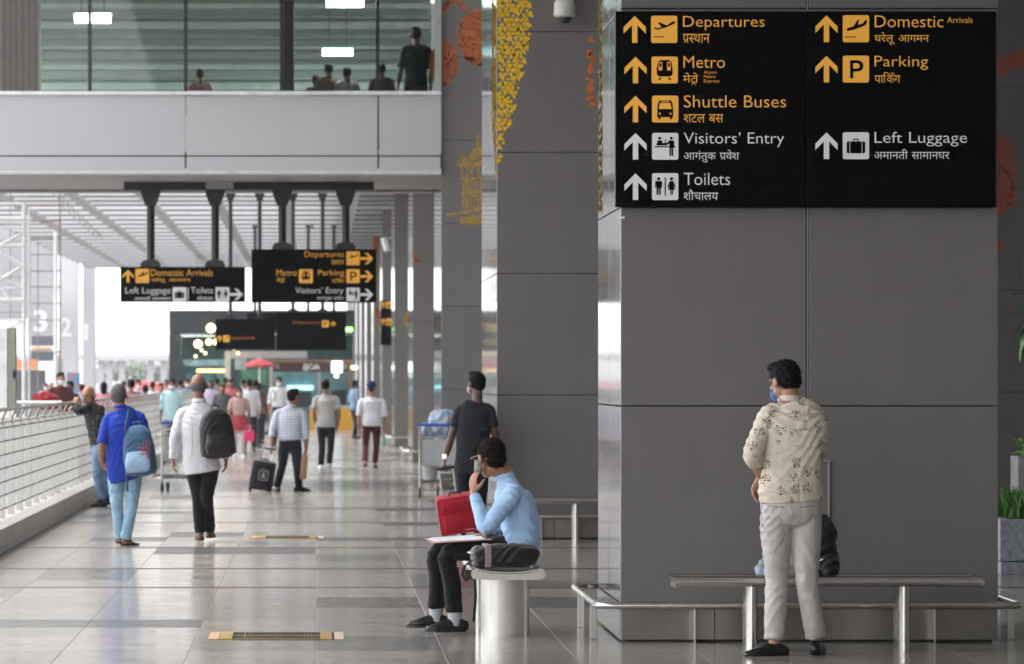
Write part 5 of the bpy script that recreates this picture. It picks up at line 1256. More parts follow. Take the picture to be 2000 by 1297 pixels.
blk('orange_strip', 61, 677.5, 102, 683, 149.8, .3, mat('orange_strip', (.62, .36, .16), .5), 'narrow orange strip between two blue-grey sign boxes', 'sign')
blk('orange_signboard', 30, 702, 72, 722, 140, .4, mat('orange_pale', (.75, .30, .12), .5), 'orange sign panel behind the lattice mast', 'sign')
blk('dark_booth', 32, 722.5, 84, 842, 141, 1.5, mat('booth_grey', (.12, .12, .14), .5), 'dark grey booth under the orange sign panel', 'booth')
g = G('poster_print'); g.col(g.ramp(g.noise(3.5, 2), [(.36, (.05, .12, .26)), (.46, (.10, .30, .42)), (.56, (.42, .10, .14)), (.7, (.5, .2, .25))])); g.set(Roughness=.4); M_post = g.m
blk('poster', 131, 728, 156, 768, 130, .1, M_post, 'blue and red poster panel behind the railing at the left', 'poster')
blk('grey_block', 105.5, 700, 118, 842, 190, 2, M_bldg, 'narrow grey wall piece beside the scaffold', 'wall')
fo = root('flyover', Wp(255, 702, 320), 'pale hazy road bridge on columns in the bright distance', 'flyover')
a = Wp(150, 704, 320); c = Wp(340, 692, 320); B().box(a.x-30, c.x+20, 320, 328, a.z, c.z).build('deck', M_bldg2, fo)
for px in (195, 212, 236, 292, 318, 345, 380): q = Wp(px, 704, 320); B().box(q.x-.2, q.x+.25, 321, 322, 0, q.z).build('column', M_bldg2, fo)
for i, (x0, x1, y0, y1) in enumerate(((252, 290, 745, 762), (292, 328, 748, 762))):
    ro = root('stall_awning', Wp(x0, y1, 170+i), 'red awning of a stall beyond the railing, %s of two' % ('left' if i == 0 else 'right'), 'awning'); a = Wp(x0, y1, 170+i); c = Wp(x1, y0, 170+i)
    b = B(); b.add([(a.x, a.y, a.z), (c.x, a.y, a.z), (c.x, a.y+2, c.z), (a.x, a.y+2, c.z), (a.x, a.y, a.z-.25), (c.x, a.y, a.z-.25)], [(0, 1, 2, 3), (4, 5, 1, 0)]); b.build('canopy', cloth('awning_red', (.62, .05, .07)), ro)
    for x in (a.x, c.x): B().box(x-.03, x+.03, a.y, a.y+.06, 0, a.z-.26).build('post', M_steel, ro)
rgt = random.Random(11)
for i in range(7):
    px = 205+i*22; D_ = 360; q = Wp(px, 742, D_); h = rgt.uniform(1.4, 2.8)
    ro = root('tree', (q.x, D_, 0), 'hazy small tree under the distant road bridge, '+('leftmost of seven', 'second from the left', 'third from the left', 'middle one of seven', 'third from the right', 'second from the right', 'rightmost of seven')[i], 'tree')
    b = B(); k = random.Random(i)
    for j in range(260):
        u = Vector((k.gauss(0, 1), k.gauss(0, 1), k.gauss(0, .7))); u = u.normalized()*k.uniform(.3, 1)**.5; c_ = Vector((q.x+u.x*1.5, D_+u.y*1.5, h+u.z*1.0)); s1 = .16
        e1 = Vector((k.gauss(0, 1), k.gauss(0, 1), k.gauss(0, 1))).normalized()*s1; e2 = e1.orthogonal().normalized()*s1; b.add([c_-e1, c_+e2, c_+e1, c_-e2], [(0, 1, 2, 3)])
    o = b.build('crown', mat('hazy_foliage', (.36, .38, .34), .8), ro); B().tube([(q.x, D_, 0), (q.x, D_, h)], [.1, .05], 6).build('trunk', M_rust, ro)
# ---------------------------------------------------------------- people
def skinm(n, c):
    if n in _MC: return _MC[n]
    g = G(n); g.col(g.ramp(g.noise(18), [(.3, [x*.88 for x in c]), (.7, [min(1, x*1.08) for x in c])])); g.set(Roughness=.5); g.b.inputs['Subsurface Weight'].default_value = .08; g.b.inputs['Subsurface Radius'].default_value = (.02, .008, .004)
    _MC[n] = g.m; return g.m
SK1 = skinm('skin_tan', (.42, .22, .145)); SK2 = skinm('skin_brown', (.27, .13, .085)); SK3 = skinm('skin_dark', (.12, .058, .042)); SK4 = skinm('skin_warm', (.36, .17, .10))
def hairmat(n, c, c2=None):
    if n in _MC: return _MC[n]
    g = G(n); c2 = c2 or [x*2.2 for x in c]; v = g.mapping((220, 220, 60)); g.col(g.ramp(g.noise(1, 3, .6, v), [(.35, c), (.7, c2)])); g.set(Roughness=.65); g.b.inputs['Specular IOR Level'].default_value = .15; g.bump(g.noise(1, 3, .6, v), .4, .003)
    _MC[n] = g.m; return g.m
H1 = hairmat('hair_black', (.003, .003, .003), (.009, .008, .008)); H2 = hairmat('hair_brown', (.005, .003, .0025), (.02, .012, .009)); H3 = hairmat('hair_grey', (.06, .06, .06), (.17, .165, .165))
M_shoeb = mat('black_leather', (.009, .009, .011), .25, 0, .2, 20, .15); M_shoew = mat('white_shoe', (.7, .7, .72), .5); M_sand = mat('brown_sandal', (.06, .03, .02), .5)
# floral shirt cloth
g = G('floral_cloth')
def flower(sc, seed, thr):
    mp = g.n('ShaderNodeMapping'); mp.inputs['Location'].default_value = (seed*.37, seed*.21, seed*.53); mp.inputs['Scale'].default_value = (1, .001, 1.0); g.l(g.tc.outputs['Object'], mp.inputs['Vector'])
    vo = g.n('ShaderNodeTexVoronoi', feature='F1'); vo.inputs['Scale'].default_value = sc; vo.inputs['Randomness'].default_value = .72; g.l(mp.outputs[0], vo.inputs['Vector'])
    v2 = g.n('ShaderNodeTexVoronoi', feature='F1'); v2.inputs['Scale'].default_value = sc*9.0; g.l(mp.outputs[0], v2.inputs['Vector'])
    a = g.math('LESS_THAN', g.math('ADD', vo.outputs['Distance'], g.math('MULTIPLY', g.math('SUBTRACT', g.noise(38, 2, .5, mp.outputs[0]), .5), .9)), thr); b_ = g.math('LESS_THAN', v2.outputs['Distance'], .44)
    return g.math('MULTIPLY', a, b_)
fm = flower(12.0, 1, .36)
gc = g.ramp(g.noise(70), [(.4, (.055, .042, .02)), (.6, (.14, .10, .04))])
g.col(g.mix(fm, g.ramp(g.noise(4), [(.3, (.60, .54, .44)), (.7, (.68, .62, .52))]), gc)); g.set(Roughness=.8); g.b.inputs['Specular IOR Level'].default_value = .2
f1 = g.noise(1, 2, .4, g.mapping((6, 6, 4), rot=(.3, .6, .2)), .7); g.bump(g.math('POWER', g.math('ABSOLUTE', g.math('SUBTRACT', f1, .5)), 1.2), .9, .04); M_floral = g.m
# checked
g = G('checked_cloth'); sx_ = g.n('ShaderNodeSeparateXYZ'); g.l(g.tc.outputs['Object'], sx_.inputs[0])
def stripe(o_, f): return g.math('LESS_THAN', g.math('FRACT', g.math('MULTIPLY', o_, f)), .3)
cx_ = g.math('ADD', g.math('MULTIPLY', stripe(sx_.outputs[0], 24), .5), g.math('MULTIPLY', stripe(sx_.outputs[2], 24), .5))
g.col(g.ramp(cx_, [(0, (.66, .67, .72)), (.5, (.36, .40, .52)), (1, (.20, .24, .38))])); g.set(Roughness=.8); g.bump(g.noise(9, 3), .3, .02); M_check = g.m
# dotted
g = G('dotted_cloth'); vo = g.n('ShaderNodeTexVoronoi'); vo.inputs['Scale'].default_value = 28; g.l(g.tc.outputs['Object'], vo.inputs['Vector'])
g.col(g.mix(g.math('LESS_THAN', vo.outputs['Distance'], .16), (.012, .011, .013), (.5, .5, .52))); g.set(Roughness=.8); M_dots = g.m
def denim(n, c, c2):
    if n in _MC: return _MC[n]
    g = G(n); g.col(g.mix(g.ramp(g.noise(7, 3), [(.35, 0), (.65, 1)]), c, c2)); g.set(Roughness=.85)
    f1 = g.noise(1, 2, .4, g.mapping((6, 6, 4), rot=(.3, .5, .2)), .7); g.bump(g.math('ABSOLUTE', g.math('SUBTRACT', f1, .5)), .3, .03); _MC[n] = g.m; return g.m
JEA = denim('light_denim', (.20, .36, .50), (.34, .52, .66)); JEB = denim('mid_denim', (.06, .12, .22), (.18, .28, .42))
C = cloth
ALL = []
# --- the standing man in the floral shirt
r, J, hm, k = person('man in cream floral shirt and pale grey trousers standing with his back to the camera', 329, 1546, 1.74, 0,
    dict(neck=(1543, 773, 0), head=(1533, 747, .03), shL=(1505, 806, -.01), shR=(1595, 812, .03), elL=(1468, 884, -.08), wrL=(1489, 932, .06), elR=(1601, 880, .12), wrR=(1580, 905, .25),
         chest=(1550, 850, 0), waist=(1546, 925, .0), pel=(1545, 950, 0), hipL=(1516, 1003, 0), hipR=(1575, 1000, .02), knL=(1519, 1130, .05), knR=(1576, 1130, .0), anL=(1512, 1257, 0), anR=(1597, 1253, .08)),
    SK1, M_floral, cloth('pale_trousers', (.50, .475, .462), wr=1.3), 'short', H1, 'rolled', shoe='shoe', shoem=M_shoeb, hy=R(40), hp=R(-18), fit=1.08, lfit=1.05, detail=4, seed=3, mask=cloth('blue_mask', (.07, .15, .36)),
    hem=.985, cuff=.11, handL=dict(dir=(-.4, .05, -.9), palm=(.5, -.6, -.2)), footL=(-1, -.25, 0), footR=(.25, 1, 0), collar=M_floral, curlL=.45, wamp=1.05, chestr=1.04)
r_stand = r
# --- the seated man
SB = cloth('pale_blue_shirt', (.38, .56, .80), wr=.9); BK = cloth('black_trousers', (.007, .007, .008), wr=.7)
s_ = 302.0
r, J, hm, k = person('young man in pale blue shirt sitting on the bench with a phone to his ear', s_, 985, 1.72, R(90),
    dict(pel=(1012, 1062, 0), waist=(1018, 1035, 0), chest=(1009, 990, 0), neck=(985, 925, .0), head=(957, 896, .0), shL=(1001, 962, -.17), shR=(986, 960, .16), elL=(946, 1030, -.22), wrL=(924, 962, -.10),
         elR=(985, 1030, .22), wrR=(957, 1043, .08), hipL=(1002, 1070, -.08), hipR=(1002, 1068, .09), knL=(877, 1079, -.06), knR=(858, 1077, .13), anL=(888, 1208, -.04), anR=(853, 1203, .16)),
    SK4, SB, BK, 'curly', H2, 'long', shoe='shoe', shoem=M_shoeb, hy=R(35), hp=R(-12), hr=R(0), side=(0, 1, 0), detail=4, seed=6, cuff=.13, fit=1.0, lfit=.92, sit=True,
    handL=dict(dir=(-.02, .03, 1), palm=(.8, .6, -.05), thumb=1.0), handR=dict(dir=(-.95, -.1, -.12), palm=(0, 0, -1)), footL=(-1, -.12, 0), footR=(-1, -.02, 0), collar=SB, curlL=.38, curlR=.35, wamp=1.15)
r_seat = r
for e in 'LR':
    an = J['an'+e]; fuse('sock', [loft([an+V3(0, 0, -.045), an+V3(.0, 0, .055)], [(.042, .046), (.043, .046)], (0, 1, 0), cap=.2)], cloth('grey_sock', (.42, .42, .45)), r, .006, 2)
# glasses, mask strap
b = B(); hmN = np.array(hm)
def hp3(*v): return (hmN@np.array([v[0]*k, v[1]*k, v[2]*k, 1]))[:3]
b.tube([hp3(-.088, -.01, .022), hp3(-.086, .04, .024), hp3(-.078, .1, .024)], .003, 6); b.tube([hp3(-.072, .112, .024), hp3(-.03, .122, .018), hp3(.03, .122, .018), hp3(.072, .112, .024)], .003, 6)
b.build('glasses', mat('glasses_frame', (.25, .23, .22), .3, .6), r)
wr = J['wrL']
hc_ = wr+V3(-.0, .0, .0)
ear = hp3(-.083, -.004, -.004)
# phone: slab between palm and ear
pc = V3((932-VX)/s_, F/s_-.075, 1.65-(922-VY)/s_)
Mp = Matrix.Translation(Vector(pc)) @ Matrix.Rotation(R(35), 4, 'Z') @ Matrix.Rotation(R(6), 4, 'X')
b = B(); bx(b, Mp, -.005, .005, -.036, .036, -.075, .075, .004); ph = root('phone', pc, 'dark smartphone held to the ear of the seated man', 'phone'); autosmooth(b.build('body', mat('phone_dark', (.02, .018, .02), .15), ph), 40)
b = B(); bx(b, Mp, -.0075, -.0052, -.022, -.004, .04, .066, .001); b.build('camera_bump', mat('phone_lens', (.1, .1, .12), .2, .5), ph)
# folder and papers on the lap
pz = 1.65-(1056-VY)/s_
fo_ = root('paper_folder', ((900-VX)/s_, F/s_, pz), 'pink folder lying open on the lap of the seated man', 'folder')
Mq = Matrix.Translation(Vector(((896-VX)/s_, F/s_-.04, 1.65-(1053-VY)/s_))) @ Matrix.Rotation(R(-3), 4, 'Y') @ Matrix.Rotation(R(8), 4, 'Z') @ Matrix.Rotation(R(4), 4, 'X')
b = B(); bx(b, Mq, -.2, .19, -.16, .15, .0, .003, .001); b.build('cover', mat('folder_pink', (.62, .26, .22), .7), fo_)
pp_ = root('papers', ((896-VX)/s_, F/s_, pz+.005), 'white sheets of paper on the pink folder', 'papers')
for i, (a_, z_) in enumerate(((3, .0035), (-4, .0055), (1, .0075))):
    Mz = Mq @ Matrix.Translation((-.02+.01*i, 0, z_)) @ Matrix.Rotation(R(a_), 4, 'Z'); b = B(); bx(b, Mz, -.16, .15, -.14, .13, 0, .0012); b.build('sheet', mat('paper', (.78, .77, .78), .7), pp_)
b = B(); b.tube([J['wrR']+V3(-.06, -.05, .035), J['wrR']+V3(-.16, -.08, .03)], .004, 6); o = b.build('pen', mat('pen_red', (.4, .1, .08), .4)); props(o, 'thin pen in the hand of the seated man above the papers', 'pen')
# bag on the bench with strap
cz = .455
Mb_ = MT(((985-VX)/307.0, 28.93, cz), R(2))
bg_ = root('shoulder_bag', Mb_.translation, 'black and grey shoulder bag on the near end of the bench by the seated man', 'bag')
pr_ = loft([(-.195, 0, .06), (-.17, 0, .062), (0, 0, .068), (.15, 0, .064), (.19, 0, .05)], [(.12, .05), (.15, .062), (.165, .07), (.155, .066), (.12, .045)], (0, 1, 0), n=20, p=4, cap=.3)
fuse('body', [xf(pr_, np.array(Mb_))], M_blk, bg_, .007, 3, folds(0, [], .006, (9, 9, 12), 12))
pr_ = loft([(-.205, 0, .055), (-.12, 0, .065)], [(.13, .052), (.156, .068)], (0, 1, 0), n=20, p=4, cap=.2); fuse('end_panel', [xf(pr_, np.array(Mb_))], cloth('bag_mauve', (.16, .13, .14)), bg_, .007, 2)
b = B(); bx(b, Mb_, -.135, -.095, -.163, .15, .0, .139, .004); b.build('trim_band', cloth('bag_pink', (.30, .22, .22)), bg_)
b = B(); 
for i in range(3): bx(b, Mb_ @ MT((0, 0, 0), R(0), 0, R(-8-i*2)), -.21, .02, -.12, .1, .118+i*.006, .1195+i*.006)
pq = b.build('papers', mat('paper', (.78, .77, .78), .7)); props(pq, 'thin loose sheets sticking out on top of the shoulder bag', 'papers')
sb_ = B(); pts = []
Dn = 28.55
for px, py in ((935, 1092), (922, 1094), (908, 1105), (903, 1122), (910, 1135), (921, 1128), (926, 1110), (928, 1135), (929, 1165), (927, 1195), (925, 1214)): pts.append(Wp(px, py, Dn))
vs = []
for p in pts: vs += [p+Vector((-.009, 0, 0)), p+Vector((.009, .0, 0)), p+Vector((-.009, .006, 0)), p+Vector((.009, .006, 0))]
fs = []
for i in range(len(pts)-1): k_ = 4*i; fs += [(k_, k_+1, k_+5, k_+4), (k_+2, k_+6, k_+7, k_+3), (k_, k_+4, k_+6, k_+2), (k_+1, k_+3, k_+7, k_+5)]
sb_.add(vs, fs); sb_.build('strap', M_blk, bg_)
b = B().pbox(908, 1113, 924, 1131, Dn-.012, .012, .004); b.build('buckle', M_rub, bg_)

SEATED = r_seat
# --- man in dark T-shirt behind
r, J, hm, k = person('man in dark grey T-shirt and navy trousers standing behind the red suitcase', 193, 922, 1.72, 0,
    dict(neck=(932, 782, 0), head=(930, 751, .02), shL=(898, 800, 0), shR=(955, 798, 0), elL=(882, 852, .0), wrL=(868, 896, -.04), elR=(967, 850, 0), wrR=(975, 892, .04), chest=(926, 830, 0), waist=(922, 875, 0), pel=(922, 905, 0),
         hipL=(906, 912, 0), hipR=(938, 912, 0), knL=(905, 990, 0), knR=(938, 988, .02), anL=(903, 1041, 0), anR=(937, 1037, .1)),
    SK3, cloth('charcoal_tee', (.020, .021, .028)), cloth('navy_trousers', (.012, .014, .026)), 'short', H1, 'short', shoe='shoe', shoem=M_shoeb, hy=R(35), fit=1.0, detail=3, seed=9,
    handL=dict(dir=(-.2, -.3, -.9), palm=(.8, .5, 0)), handR=dict(dir=(.1, .1, -.95)), mask=cloth('pink_mask', (.6, .4, .4)), curlL=.9)
wl = J['wrL']; ro = root('wristwatch', wl, 'white square wristwatch of the man in the dark T-shirt', 'watch')
b = B().box(wl[0]-.026, wl[0]+.02, wl[1]-.045, wl[1]-.03, wl[2]-.02+.02, wl[2]+.028+.02, .006); b.build('dial', emit('watch_dial', (.8, .8, .8), .2), ro)
b = B().tube([wl+V3(-.03, -.02, .025), wl+V3(0, -.034, .022), wl+V3(.03, -.015, .02), wl+V3(.028, .02, .02), wl+V3(-.028, .02, .025), wl+V3(-.03, -.02, .025)], .007, 6); b.build('band', M_rub, ro)

# --- man in blue polo
r, J, hm, k = person('grey haired man in bright blue polo and light jeans walking away', 199, 244, 1.6, 0,
    dict(neck=(235, 792, 0), head=(232, 774, .02), shL=(212, 815, 0), shR=(272, 812, 0), elL=(200, 868, -.05), wrL=(199, 906, .0), elR=(288, 865, 0), wrR=(300, 908, .05), chest=(240, 840, 0), waist=(238, 888, 0), pel=(240, 915, 0),
         hipL=(226, 925, 0), hipR=(262, 922, 0), knL=(228, 985, .02), knR=(258, 985, .0), anL=(234, 1047, .12), anR=(246, 1050, -.02)),
    SK2, C('blue_polo', (.012, .04, .33), wr=.7), JEA, 'short', H3, 'half', shoe='sandal', shoem=M_shoeb, hy=R(-6), hp=R(8), fit=1.0, lfit=1.0, detail=3, seed=12, handL=dict(dir=(.65, .1, -.6), palm=(.5, .6, .3)), collar=C('blue_polo', (.02, .06, .5)), cuff=.07, stride=0,
    footL=(-.1, 1, 0), footR=(.6, .8, 0), hem=.82)
def backpack(c, w, d, h, m, m2, label, yaw=0, roll=0, s_=1, front=-1, seed=1, extra=None):
    M = MT(c, yaw, 0, roll); r = root('backpack', c, label, 'backpack'); A = np.array(M)
    P = [loft([(0, 0, .02), (0, 0, h*.1), (0, 0, h*.5), (0, 0, h*.85), (0, 0, h)], [(w*.44, d*.42), (w*.5, d*.5), (w*.5, d*.5), (w*.42, d*.42), (w*.26, d*.28)], (1, 0, 0), n=20, p=3, cap=.4)]
    fuse('body', [xf(q, A) for q in P], m, r, .009, 2, folds(0, [], .005, (9, 9, 9), seed))
    P = [loft([(0, front*d*.42, .04), (0, front*d*.48, h*.25), (0, front*d*.42, h*.48)], [(w*.38, d*.2), (w*.41, d*.24), (w*.34, d*.14)], (1, 0, 0), n=16, p=3.5, cap=.3)]
    fuse('front_pocket', [xf(q, A) for q in P], m2, r, .009, 2, folds(0, [], .003, (12, 12, 12), seed+1))
    b = B(); tb_(b, M, [(-.03, 0, h*.98), (-.03, 0, h+.05), (.03, 0, h+.05), (.03, 0, h*.98)], .01, 8); b.build('top_handle', m, r)
    for x in (-w*.3, w*.3):
        b = B(); tb_(b, M, [(x*.5, -front*d*.3, h*.97), (x, -front*d*.62, h*.8), (x*1.05, -front*d*.7, h*.5), (x, -front*d*.45, h*.12)], .014, 8); b.build('shoulder_strap', m2, r)
    b = B(); tb_(b, M, [(-w*.36, front*d*.43, h*.62), (0, front*d*.52, h*.75), (w*.36, front*d*.43, h*.62)], .004, 6); b.build('zip', M_rub, r)
    if extra: extra(M, r)
    return r, M
def redlines(M, r):
    b = B()
    for i in range(6): tb_(b, M, [(.02, -.13, .12+i*.03), (.13, -.115, .11+i*.028)], .004, 5)
    for i in range(3): tb_(b, M, [(.03+i*.035, -.125, .14), (.09+i*.03, -.115, .33)], .003, 5)
    o = b.build('printed_lines', C('print_red', (.42, .08, .09)), r); o['kind'] = 'stuff'
DB_ = F/199-.22
backpack((Wp(277, 928, DB_)), .31, .2, .47, C('blue_grey_pack', (.05, .105, .19), rough=.7), C('pale_pack', (.26, .38, .52), rough=.7), 'blue-grey backpack with red lines carried by the man in the blue polo', R(-12), R(-6), seed=41, extra=redlines)
b = B(); b.tube([Wp(252, 800, DB_+.1), Wp(246, 830, DB_-.02), Wp(244, 880, DB_-.03), Wp(247, 925, DB_), Wp(249, 960, DB_-.02)], .011, 8); o = b.build('loose_strap', C('dark_strap', (.03, .06, .12))); props(o, 'dark blue strap hanging down from the blue-grey backpack', 'strap')

r_blue = [o for o in COL.objects if o.get('label', '').startswith('grey haired man')][0]
# --- man in white shirt
r, J, hm, k = person('balding man in loose white shirt and black trousers walking away with a black backpack', 194, 394, 1.69, 0,
    dict(neck=(389, 780, 0), head=(388, 753, .02), shL=(357, 806, 0), shR=(425, 806, 0), elL=(341, 856, -.02), wrL=(338, 897, .03), elR=(440, 858, 0), wrR=(441, 897, .05), chest=(390, 835, 0), waist=(390, 875, 0), pel=(393, 900, 0),
         hipL=(378, 908, 0), hipR=(412, 908, 0), knL=(386, 970, .04), knR=(404, 970, -.02), anL=(391, 1040, .02), anR=(409, 1036, .2)),
    SK2, C('white_shirt', (.66, .66, .68), wr=1.0), BK, 'bald', H3, 'long', shoe='sandal', shoem=M_sand, hy=R(-8), fit=1.06, lfit=1.02, detail=3, seed=15, handL=dict(dir=(0, .1, -1), palm=(.9, .1, 0)), handR=dict(dir=(.02, .1, -1), palm=(-.9, .1, 0)), collar=C('white_shirt', (.66, .66, .68)), cuff=.085, hem=.83, chestr=1.04)
backpack(Wp(428, 893, F/194-.24), .35, .22, .47, M_blk, C('black_nylon2', (.008, .008, .0085), rough=.5, spec=.5), 'black backpack on the back of the man in the white shirt', R(10), R(-5), seed=43)

# --- leaning man
r, J, hm, k = person('bald man in black dotted shirt and jeans leaning on the railing', 152.5, 190, 1.7, R(125),
    dict(neck=(181, 787, 0), head=(173, 772, -.06), shL=(165, 800, -.18), shR=(198, 800, .16), elL=(154, 803, -.3), wrL=(147, 789, -.18), elR=(170, 806, -.02), wrR=(152, 795, -.1), chest=(189, 825, 0), waist=(194, 855, .05), pel=(198, 872, .08),
         hipL=(194, 882, .0), hipR=(204, 882, .12), knL=(191, 925, -.05), knR=(208, 925, .1), anL=(200, 977, -.1), anR=(214, 974, .15)),
    SK4, M_dots, JEB, 'bald', H1, 'long', shoe='shoe', shoem=M_shoeb, hy=R(150), hp=R(-12), side=(-.5, .85, 0), fit=1.0, detail=2, seed=18, handL=dict(dir=(.2, .2, .6), palm=(.4, .9, 0)), handR=dict(dir=(-.8, -.4, 0), palm=(0, 0, -1)), curlL=.8, cuff=.09)
# --- checked shirt
r, J, hm, k = person('man in checked shirt and navy trousers pulling a black suitcase', 134.5, 566, 1.68, 0,
    dict(neck=(569, 790, 0), head=(574, 776, .02), shL=(542, 806, 0), shR=(591, 806, 0), elL=(532, 842, -.05), wrL=(531, 872, -.12), elR=(597, 845, 0), wrR=(598, 877, .03), chest=(566, 825, 0), waist=(566, 850, 0), pel=(567, 862, 0),
         hipL=(556, 868, 0), hipR=(578, 868, 0), knL=(551, 910, .02), knR=(580, 910, 0), anL=(541, 950, .0), anR=(584, 950, .06)),
    SK2, M_check, C('navy_trousers', (.012, .014, .026)), 'short', H1, 'rolled', tuck=True, shoe='shoe', shoem=M_shoeb, hy=R(-50), belt=M_rub, fit=1.02, detail=2, seed=21, footL=(-.35, 1, 0), footR=(.9, .5, 0), collar=M_check, cuff=.08,
    handL=dict(dir=(-.2, -.2, -.9), palm=(.8, .5, 0)), handR=dict(dir=(.05, 0, -1), palm=(-.9, 0, 0)), curlL=.9, curlR=.9)
Mx = MT(Wp(591, 937, F/134.5-.05), R(4), 0, R(5)); bb_ = root('document_bag', Mx.translation, 'flat brown document bag carried by the man in the checked shirt', 'bag')
b = B(); bx(b, Mx, -.045, .045, -.02, .26, 0, .36, .02); autosmooth(b.build('body', mat('brown_leather', (.36, .20, .10), .5), bb_), 40); b = B(); bx(b, Mx, .0455, .055, -.015, .25, .02, .34, .004); b.build('pale_edge', mat('tan_edge', (.6, .45, .28), .6), bb_)
b = B(); tb_(b, Mx, [(0, .05, .36), (0, .06, .43), (0, .16, .43), (0, .18, .36)], .009, 6); b.build('handle', mat('brown_leather', (.36, .20, .10), .5), bb_)
# --- grey tee
r, J, hm, k = person('man in light grey T-shirt and black track trousers walking away toward the kiosk', 109, 637, 1.65, 0,
    dict(neck=(637, 768, 0), head=(636, 754, .02), shL=(617, 779, 0), shR=(657, 779, 0), elL=(613, 806, -.03), wrL=(617, 831, .05), elR=(662, 808, -.02), wrR=(659, 832, .05), anL=(627, 908, .05), anR=(643, 905, .15), knL=(629, 875, .02), knR=(646, 875, 0)),
    SK2, C('grey_tee', (.40, .39, .38)), C('track_black', (.014, .014, .016)), 'short', H1, 'short', shoe='shoe', shoem=M_shoew, solef=M_shoew, hy=R(-15), detail=2, seed=24, hem=.80, cuff=.09, lfit=.95)
b = B(); b.tube([J['hipL']+V3(-.1, -.02, -.02), J['knL']+V3(-.065, -.02, 0), J['anL']+V3(-.062, -.0, .03)], .012, 6); b.build('side_stripe', M_shoew, r)
# --- turban
r, J, hm, k = person('man in navy turban, white T-shirt and maroon trousers walking away', 107, 726, 1.66, 0,
    dict(neck=(726, 772, 0), head=(725, 758, .02), shL=(705, 784, 0), shR=(747, 784, 0), elL=(701, 813, -.02), wrL=(702, 840, .03), elR=(751, 815, 0), wrR=(752, 838, .02), anL=(713, 903, -.2), anR=(732, 907, .1), knL=(714, 868, .02), knR=(735, 872, .05)),
    SK4, C('white_tee', (.66, .65, .70)), C('maroon_trousers', (.07, .015, .022)), 'turban', C('navy_turban', (.018, .035, .10)), 'half', shoe='shoe', shoem=M_sand, hy=R(0), detail=2, seed=27, hem=.80, cuff=.12, collar=None)
ro = root('green_bottle', Wp(750, 862, F/107), 'small green bottle in the right hand of the man with the turban', 'bottle'); c_ = Wp(750, 862, F/107-.03)
autosmooth(B().lathe(tuple(c_), [(0, -.09), (.03, -.09), (.032, .05), (.015, .08), (.015, .1), (0, .1)], 12).build('body', mat('green_bottle', (.05, .35, .22), .2), ro))
# --- woman in pink
r, J, hm, k = person('woman in beige pink kurta with red skirt part walking toward the camera, pink mask', 94, 467, 1.45, R(180),
    dict(), SK2, C('beige_kurta', (.44, .30, .26)), C('pale_churidar', (.50, .40, .37)), 'long', H2, 'half', shoe='shoe', shoem=M_shoew, mask=C('rose_mask', (.75, .45, .42)), female=True, detail=2, seed=30, stride=.5, hem=.66, lfit=.9)
P = [loft([J['pel']-V3(0, 0, .28*k), J['pel']-V3(0, 0, .1*k), J['waist']], [(.26*k, .2*k), (.23*k, .18*k), (.17*k, .13*k)], (1, 0, 0), n=20, cap=.1)]
fuse('skirt', P, C('red_skirt', (.38, .06, .07)), r, .014, 2, folds(0, [], .008, (12, 12, 2), 77))
Mx = MT(Wp(487, 862, 94.2)); hb = root('handbag', Mx.translation, 'bright pink handbag carried by the woman in the beige kurta', 'handbag'); b = B(); bx(b, Mx, -.11, .1, -.05, .05, 0, .22, .015); b.build('body', C('hot_pink', (.75, .05, .18)), hb); b = B(); tb_(b, Mx, [(-.07, 0, .22), (-.05, 0, .34), (.05, 0, .34), (.07, 0, .22)], .009, 6); b.build('handle', C('hot_pink', (.75, .05, .18)), hb)
# --- masked man facing
r, J, hm, k = person('man in white shirt and face mask walking toward the camera behind the checked shirt man', 80, 545, 1.66, R(180), {}, SK2, C('white_shirt', (.66, .66, .68)), BK, 'short', H1, 'rolled', mask=C('white_mask', (.72, .72, .78)), shoe='shoe', shoem=M_shoeb, detail=2, seed=33, stride=-.4, tuck=True)
b = B(); b.tube([J['shR']+V3(.02, .02, .06), J['chest']+V3(-.09, -.14, .04), J['waist']+V3(-.13, -.12, .05)], .014, 6); b.build('bag_strap', M_rub, r)
